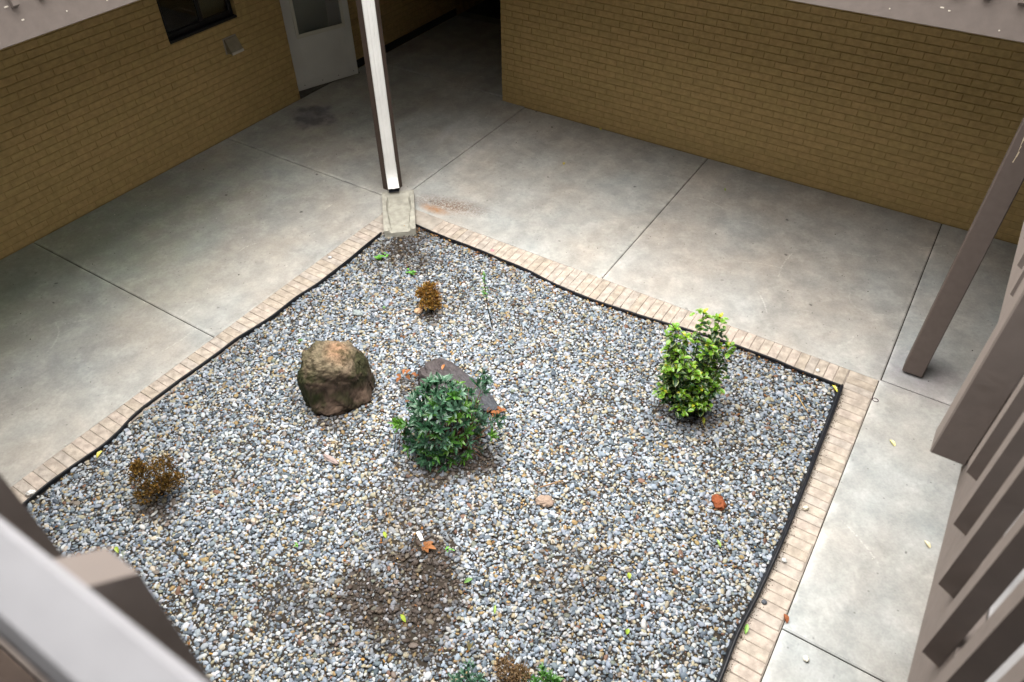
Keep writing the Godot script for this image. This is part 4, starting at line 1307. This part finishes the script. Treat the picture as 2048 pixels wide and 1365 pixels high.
func dead_shrubs() -> void:
	var vb := view_basis()
	var gold := [Color(0.30, 0.155, 0.035), Color(0.24, 0.12, 0.03), Color(0.36, 0.21, 0.06), Color(0.15, 0.075, 0.025), Color(0.30, 0.20, 0.05)]
	var olive := [Color(0.175, 0.105, 0.028), Color(0.13, 0.08, 0.022), Color(0.21, 0.13, 0.035), Color(0.085, 0.055, 0.02), Color(0.18, 0.095, 0.03)]
	var o := thing("dead_shrub", "small golden brown dead shrub nearest the downspout", "shrub", Vector3(1.235, 0, 1.09), "dead shrubs in the gravel")
	var st := st_new()
	for q in [[0.0, 0.10, 0.0, 0.075, 0.10], [-0.05, 0.13, 0.0, 0.05, 0.075], [0.05, 0.10, 0.02, 0.05, 0.08], [0.01, 0.18, -0.02, 0.055, 0.065], [-0.02, 0.06, 0.05, 0.06, 0.06], [0.05, 0.045, 0.04, 0.045, 0.05]]:
		tuft(st, vb * Vector3(q[0], q[1], q[2]), Vector3(q[3], q[4], q[3]), 210, gold, 0.022)
	put("dry_foliage", flat(st), M.dry, o).set_meta("kind", "stuff")
	var tw := st_new()
	for k in 26:
		var a := rng.randf() * TAU
		tube(tw, PackedVector3Array([Vector3(0, 0, 0), vb * Vector3(cos(a) * 0.04, 0.07, sin(a) * 0.04), vb * Vector3(cos(a) * 0.105, rng.randf_range(0.08, 0.25), sin(a) * 0.09)]), 0.004, 0.0014, 4)
	put("twigs", flat(tw), mat(lin(0.13, 0.075, 0.04), 0.9), o)

	var o2 := thing("dead_shrub", "olive brown dead shrub in two lobes near the bottom left", "shrub", Vector3(0.885, 0, 3.47), "dead shrubs in the gravel")
	st = st_new()
	for q in [[-0.085, 0.14, 0.0, 0.07, 0.10], [-0.06, 0.06, 0.06, 0.075, 0.06], [0.06, 0.19, -0.03, 0.075, 0.105], [0.10, 0.10, 0.0, 0.065, 0.07], [0.05, 0.12, 0.04, 0.06, 0.06], [-0.10, 0.20, -0.03, 0.05, 0.06]]:
		tuft(st, vb * Vector3(q[0], q[1], q[2]), Vector3(q[3], q[4], q[3]), 240, olive, 0.021)
	put("dry_foliage", flat(st), M.dry, o2).set_meta("kind", "stuff")
	tw = st_new()
	for k in 26:
		var a := rng.randf() * TAU
		tube(tw, PackedVector3Array([Vector3(0, 0, 0), vb * Vector3(cos(a) * 0.05, 0.08, sin(a) * 0.05), vb * Vector3(cos(a) * 0.12, rng.randf_range(0.08, 0.27), sin(a) * 0.10)]), 0.005, 0.0014, 4)
	put("twigs", flat(tw), mat(lin(0.08, 0.05, 0.03), 0.9), o2)

	var o3 := thing("dead_shrub", "wispy brown dead shrub cut by the bottom edge of the picture", "shrub", Vector3(3.46, 0, 3.31), "dead shrubs in the gravel")
	st = st_new()
	for q in [[0.0, 0.09, 0.0, 0.08, 0.09], [-0.03, 0.15, -0.03, 0.06, 0.06], [0.04, 0.14, 0.0, 0.05, 0.06]]:
		tuft(st, vb * Vector3(q[0], q[1], q[2]), Vector3(q[3], q[4], q[3]), 130, [Color(0.22, 0.14, 0.07), Color(0.17, 0.11, 0.06), Color(0.28, 0.20, 0.11)], 0.022)
	put("dry_foliage", flat(st), M.dry, o3).set_meta("kind", "stuff")
	tw = st_new()
	for k in 40:
		var a := rng.randf() * TAU
		tube(tw, PackedVector3Array([Vector3(0, 0, 0), vb * Vector3(cos(a) * 0.03, 0.09, sin(a) * 0.03), vb * Vector3(cos(a) * 0.09, rng.randf_range(0.1, 0.24), sin(a) * 0.08)]), 0.003, 0.001, 4)
	put("twigs", flat(tw), mat(lin(0.17, 0.11, 0.06), 0.9), o3)

func small_plants() -> void:
	var vb := view_basis()
	for q in [["bluish green shrub at the bottom edge, left of the wispy dead shrub", Vector3(3.28, 0, 3.44), 22, 1, 0.085], ["yellowish green shrub at the bottom edge, right of the wispy dead shrub", Vector3(3.60, 0, 3.25), 20, 2, 0.085]]:
		var o := thing("small_shrub", q[0], "shrub", q[1])
		var stems := st_new()
		for k in q[2]:
			var a := rng.randf() * TAU
			var c: Vector3 = vb * Vector3(cos(a) * q[4] * rng.randf_range(0.2, 1.0), rng.randf_range(0.05, 0.15), sin(a) * q[4] * rng.randf_range(0.2, 1.0))
			var z := (c + Vector3(0, 0.02, 0)).normalized()
			var x := z.cross(Vector3.UP).normalized()
			put("leaf_spray", spray(300 + k % 5, q[3]), M.leafy, o, Transform3D(Basis(x, x.cross(z) * -1.0, z).scaled(Vector3.ONE * rng.randf_range(0.5, 0.72)), c))
			tube(stems, PackedVector3Array([Vector3.ZERO, c * 0.5 + Vector3(0, 0.02, 0), c]), 0.003, 0.0015, 4)
		put("stems", flat(stems), M.bark, o)
	# thin upright weed with a leafy top
	var w := thing("tall_weed", "thin wiry weed with small leaves near its tip", "weed", Vector3(1.804, 0, 1.018))
	var st := st_new()
	var tip := vb * Vector3(-0.04, 0.54, -0.02)
	var pts := PackedVector3Array()
	for k in 10:
		var f := k / 9.0
		pts.append(vb * Vector3(-0.045 * f - 0.012 * sin(f * PI), 0.54 * f, 0.02 * sin(f * 2.6)))
	tube(st, pts, 0.0055, 0.002, 5)
	put("stem", flat(st), mat(lin(0.025, 0.028, 0.018), 0.8), w)
	var lf := st_new()
	for k in 26:
		var f := rng.randf_range(0.60, 0.99)
		var i := int(f * 9.0)
		var p := pts[i].lerp(pts[min(i + 1, 9)], f * 9.0 - i)
		var a := rng.randf() * TAU
		leaf(lf, p, Vector3(cos(a), rng.randf_range(0.1, 1.0), sin(a)), Vector3.UP, rng.randf_range(0.025, 0.045), rng.randf_range(0.008, 0.014), Color(0.075, 0.21, 0.035) * rng.randf_range(0.7, 1.3))
	put("foliage", flat(lf), M.leafy, w).set_meta("kind", "stuff")
	# seedlings
	for q in [["green seedling between the splash block and the dead shrub, left of two", Vector3(0.46, 0, 0.784), 12, 0.05], ["green seedling nearest the golden dead shrub, right of two", Vector3(0.83, 0, 0.82), 14, 0.04], ["small green seedling beside the orange dead leaf", Vector3(2.70, 0, 2.83), 7, 0.022], ["small green seedling to the left of the boulder by the left edging", Vector3(0.62, 0, 1.96), 6, 0.02], ["small green sprout low in the gravel under the dirt patch", Vector3(1.905, 0, 3.295), 6, 0.022], ["green seedling on the left of the dark bush, half way to the boulder", Vector3(0.93, 0, 1.30), 6, 0.02]]:
		var o := thing("seedling", q[0], "weed", q[1], "seedlings in the gravel")
		var s := st_new()
		for k in q[2]:
			var a := rng.randf() * TAU
			var r: float = q[3]
			leaf(s, Vector3(rng.randfn(0, r * 0.4), 0.008 + rng.randf() * 0.015, rng.randfn(0, r * 0.4)), Vector3(cos(a), rng.randf_range(0.1, 0.6), sin(a)), Vector3.UP, r * rng.randf_range(0.6, 1.0), r * 0.45, Color(0.10, 0.30, 0.035) * rng.randf_range(0.7, 1.3))
		put("foliage", flat(s), M.leafy, o)

# ---------------------------------------------------------------- litter
func litter() -> void:
	var one_leaf := func(label: String, at: Vector3, turn: float, l: float, w: float, col: Color, y := 0.004, called := "fallen_leaf", tilt := 0.1, cup := 0.25) -> void:
		var s := st_new()
		leaf(s, Vector3(0, 0, -l * 0.5), Vector3(0, 0, 1), Vector3.UP, l, w, col, Color(0, 0, 0, 0), cup)
		var o := put(called, flat(s), M.leafy, null, Transform3D(Basis(Vector3.UP, turn) * Basis(Vector3.RIGHT, tilt), Vector3(at.x, y, at.z)))
		tag(o, label, "leaf", "fallen leaves")
	var Y := Color(0.62, 0.58, 0.28)
	var YG := Color(0.28, 0.36, 0.05)
	var GR := Color(0.22, 0.45, 0.06)
	one_leaf.call("pale yellow leaf on the right walk below the rubber band", Vector3(4.755, 0, 0.568), 0.9, 0.065, 0.03, Y)
	one_leaf.call("pale cream leaf on the right walk close to the balusters", Vector3(5.109, 0, 1.266), 0.9, 0.06, 0.028, Color(0.66, 0.60, 0.40))
	one_leaf.call("rust brown curled leaf on the outer edge of the right border", Vector3(4.537, 0, 2.183), 0.7, 0.055, 0.03, Color(0.28, 0.10, 0.045), 0.012, "fallen_leaf", 0.2, 0.6)
	one_leaf.call("bright green leaf on the right border against the edging", Vector3(4.375, 0, 2.36), 0.2, 0.06, 0.022, Color(0.22, 0.42, 0.09), 0.02)
	one_leaf.call("yellow leaf at the bottom of the dark dirt patch", Vector3(2.74, 0, 3.319), 1.2, 0.055, 0.024, YG, 0.016)
	one_leaf.call("yellow green leaf at the left of the dirt patch", Vector3(2.308, 0, 2.958), 1.0, 0.048, 0.022, YG, 0.016)
	one_leaf.call("slim yellow green leaf on the gravel at the bottom, upright in the picture", Vector3(3.144, 0, 3.001), 0.5, 0.055, 0.016, Color(0.26, 0.38, 0.09), 0.016)
	one_leaf.call("small lime leaf in the middle of the lower right gravel", Vector3(3.689, 0, 2.411), 0.6, 0.04, 0.026, YG, 0.016)
	one_leaf.call("dull green leaf at the right of the dirt patch", Vector3(2.916, 0, 2.937), -0.6, 0.055, 0.028, Color(0.13, 0.25, 0.08), 0.016)
	one_leaf.call("light green leaf on the gravel below the rust red stone", Vector3(4.05, 0, 1.93), 0.9, 0.055, 0.018, Color(0.24, 0.36, 0.08), 0.016)
	one_leaf.call("small lime leaf at the bottom of the gravel, right of the shrubs", Vector3(3.831, 0, 2.72), 0.2, 0.035, 0.024, Color(0.26, 0.38, 0.05), 0.016)
	one_leaf.call("lime leaf close to the near railing post", Vector3(1.004, 0, 3.902), 1.2, 0.05, 0.024, YG, 0.016)
	one_leaf.call("yellow leaf lying against the left edging near the railing", Vector3(0.275, 0, 3.502), 0.2, 0.06, 0.03, Color(0.52, 0.48, 0.06), 0.018)
	one_leaf.call("yellow leaf in the right corner of the edging", Vector3(4.287, 0, 0.275), 0.9, 0.07, 0.022, Color(0.55, 0.52, 0.05), 0.018)
	one_leaf.call("yellow leaf on the paving against the foot of the back wall", Vector3(0.992, 0, -2.37), 0.9, 0.05, 0.03, Color(0.50, 0.46, 0.08))
	one_leaf.call("yellow leaf in the middle of the back walk", Vector3(1.021, 0, -1.502), 0.3, 0.045, 0.03, Color(0.52, 0.42, 0.10))
	one_leaf.call("green leaf on the back walk right of the slab joint", Vector3(2.629, 0, -1.895), 0.5, 0.045, 0.02, Color(0.25, 0.34, 0.07))
	one_leaf.call("orange leaf lying on top of the dark wedge of rock", Vector3(1.85, 0, 1.72), 0.2, 0.05, 0.022, Color(0.36, 0.13, 0.04), 0.172)
	one_leaf.call("yellow green leaf under the variegated shrub", Vector3(3.60, 0, 1.06), 0.5, 0.06, 0.022, Color(0.36, 0.40, 0.05), 0.016)
	one_leaf.call("curled olive brown leaf standing above the bottom shrubs", Vector3(3.16, 0, 3.265), 0.5, 0.11, 0.035, Color(0.14, 0.12, 0.05), 0.05, "fallen_leaf", -0.9, 0.5)
	# lobed orange leaf
	var o := thing("lobed_leaf", "orange lobed dead leaf on the dark dirt patch", "leaf", Vector3(2.566, 0.016, 2.894))
	var s := st_new()
	for k in 5:
		var a := -1.9 + k * 0.8
		leaf(s, Vector3.ZERO, Vector3(cos(a), 0.15, sin(a)), Vector3.UP, [0.035, 0.06, 0.075, 0.05, 0.03][k], 0.030, Color(0.25, 0.105, 0.04) * [0.8, 1.0, 1.2, 0.9, 0.7][k], Color(0, 0, 0, 0), 0.3)
	put("lobes", flat(s), M.leafy, o)
	for q in [["cluster of russet dead leaves under the right end of the dark rock", Vector3(2.34, 0.014, 1.76)], ["russet dead leaves at the left end of the dark rock", Vector3(1.58, 0.014, 1.84)]]:
		var d := thing("dead_leaves", q[0], "leaves", q[1])
		for k in 7:
			s = st_new()
			var a := rng.randf() * TAU
			leaf(s, Vector3(rng.randfn(0, 0.03), 0.006 * k * 0.4, rng.randfn(0, 0.025)), Vector3(cos(a), 0.12, sin(a)), Vector3.UP, 0.055, 0.028, Color(0.24, 0.10, 0.045) * rng.randf_range(0.6, 1.4), Color(0, 0, 0, 0), 0.4)
			put("leaf", flat(s), M.dry, d)
	# white torn scrap
	var sc := st_new()
	sc.set_smooth_group(-1)
	quad(sc, Vector3(-0.018, 0.006, -0.03), Vector3(-0.012, 0.01, 0.005), Vector3(0.012, 0.014, 0.0), Vector3(0.0, 0.008, -0.032))
	quad(sc, Vector3(-0.012, 0.01, 0.005), Vector3(-0.004, 0.002, 0.036), Vector3(0.014, 0.004, 0.034), Vector3(0.012, 0.014, 0.0))
	var scrap := put("paper_scrap", flat(sc), mat(lin(0.82, 0.81, 0.80), 0.7), null, Transform3D(Basis(Vector3.UP, 0.9), Vector3(2.494, 0.012, 2.849)))
	tag(scrap, "torn white scrap beside the orange lobed leaf", "scrap")
	# rings
	for q in [["rubber_band", "dark purple rubber band ring at the edge of the right border", "band", Vector3(4.562, 0.004, 0.22), 0.020, 0.0022, lin(0.07, 0.03, 0.05)], ["hair_tie", "little pink ring on the back border beside the edging", "band", Vector3(1.234, 0.006, 0.165), 0.012, 0.0028, lin(0.75, 0.12, 0.25)]]:
		var tm := TorusMesh.new()
		tm.inner_radius = q[4] - q[5]
		tm.outer_radius = q[4] + q[5]
		tm.rings = 28
		tm.ring_segments = 8
		var r := put(q[0], tm, mat(q[6], 0.5), null, Transform3D(Basis.from_scale(Vector3(1.0, 1.0, 0.86)), q[3]))
		tag(r, q[1], q[2])
	# sticks
	for q in [["pale split stick on the gravel near the right corner", Vector3(4.06, 0.016, 0.47), Vector3(4.19, 0.014, 0.60), 0.0045, lin(0.45, 0.30, 0.13)], ["brown stick resting on the gravel above the pinkish tan broken piece", Vector3(2.93, 0.014, 2.15), Vector3(3.03, 0.02, 2.03), 0.006, lin(0.26, 0.16, 0.09)], ["thin dry twig on the gravel below the variegated shrub", Vector3(3.52, 0.018, 1.0), Vector3(3.66, 0.014, 1.14), 0.0025, lin(0.30, 0.22, 0.10)]]:
		st_stick(q)

func st_stick(q: Array) -> void:
	var s := st_new()
	var a: Vector3 = q[1]
	var b: Vector3 = q[2]
	tube(s, PackedVector3Array([a, a.lerp(b, 0.35) + Vector3(0.002, 0.003, 0), a.lerp(b, 0.7) + Vector3(-0.002, 0.002, 0.001), b]), q[3], q[3] * 0.6, 6)
	var o := put("stick", flat(s), mat(q[4], 0.9), null)
	tag(o, q[0], "stick")
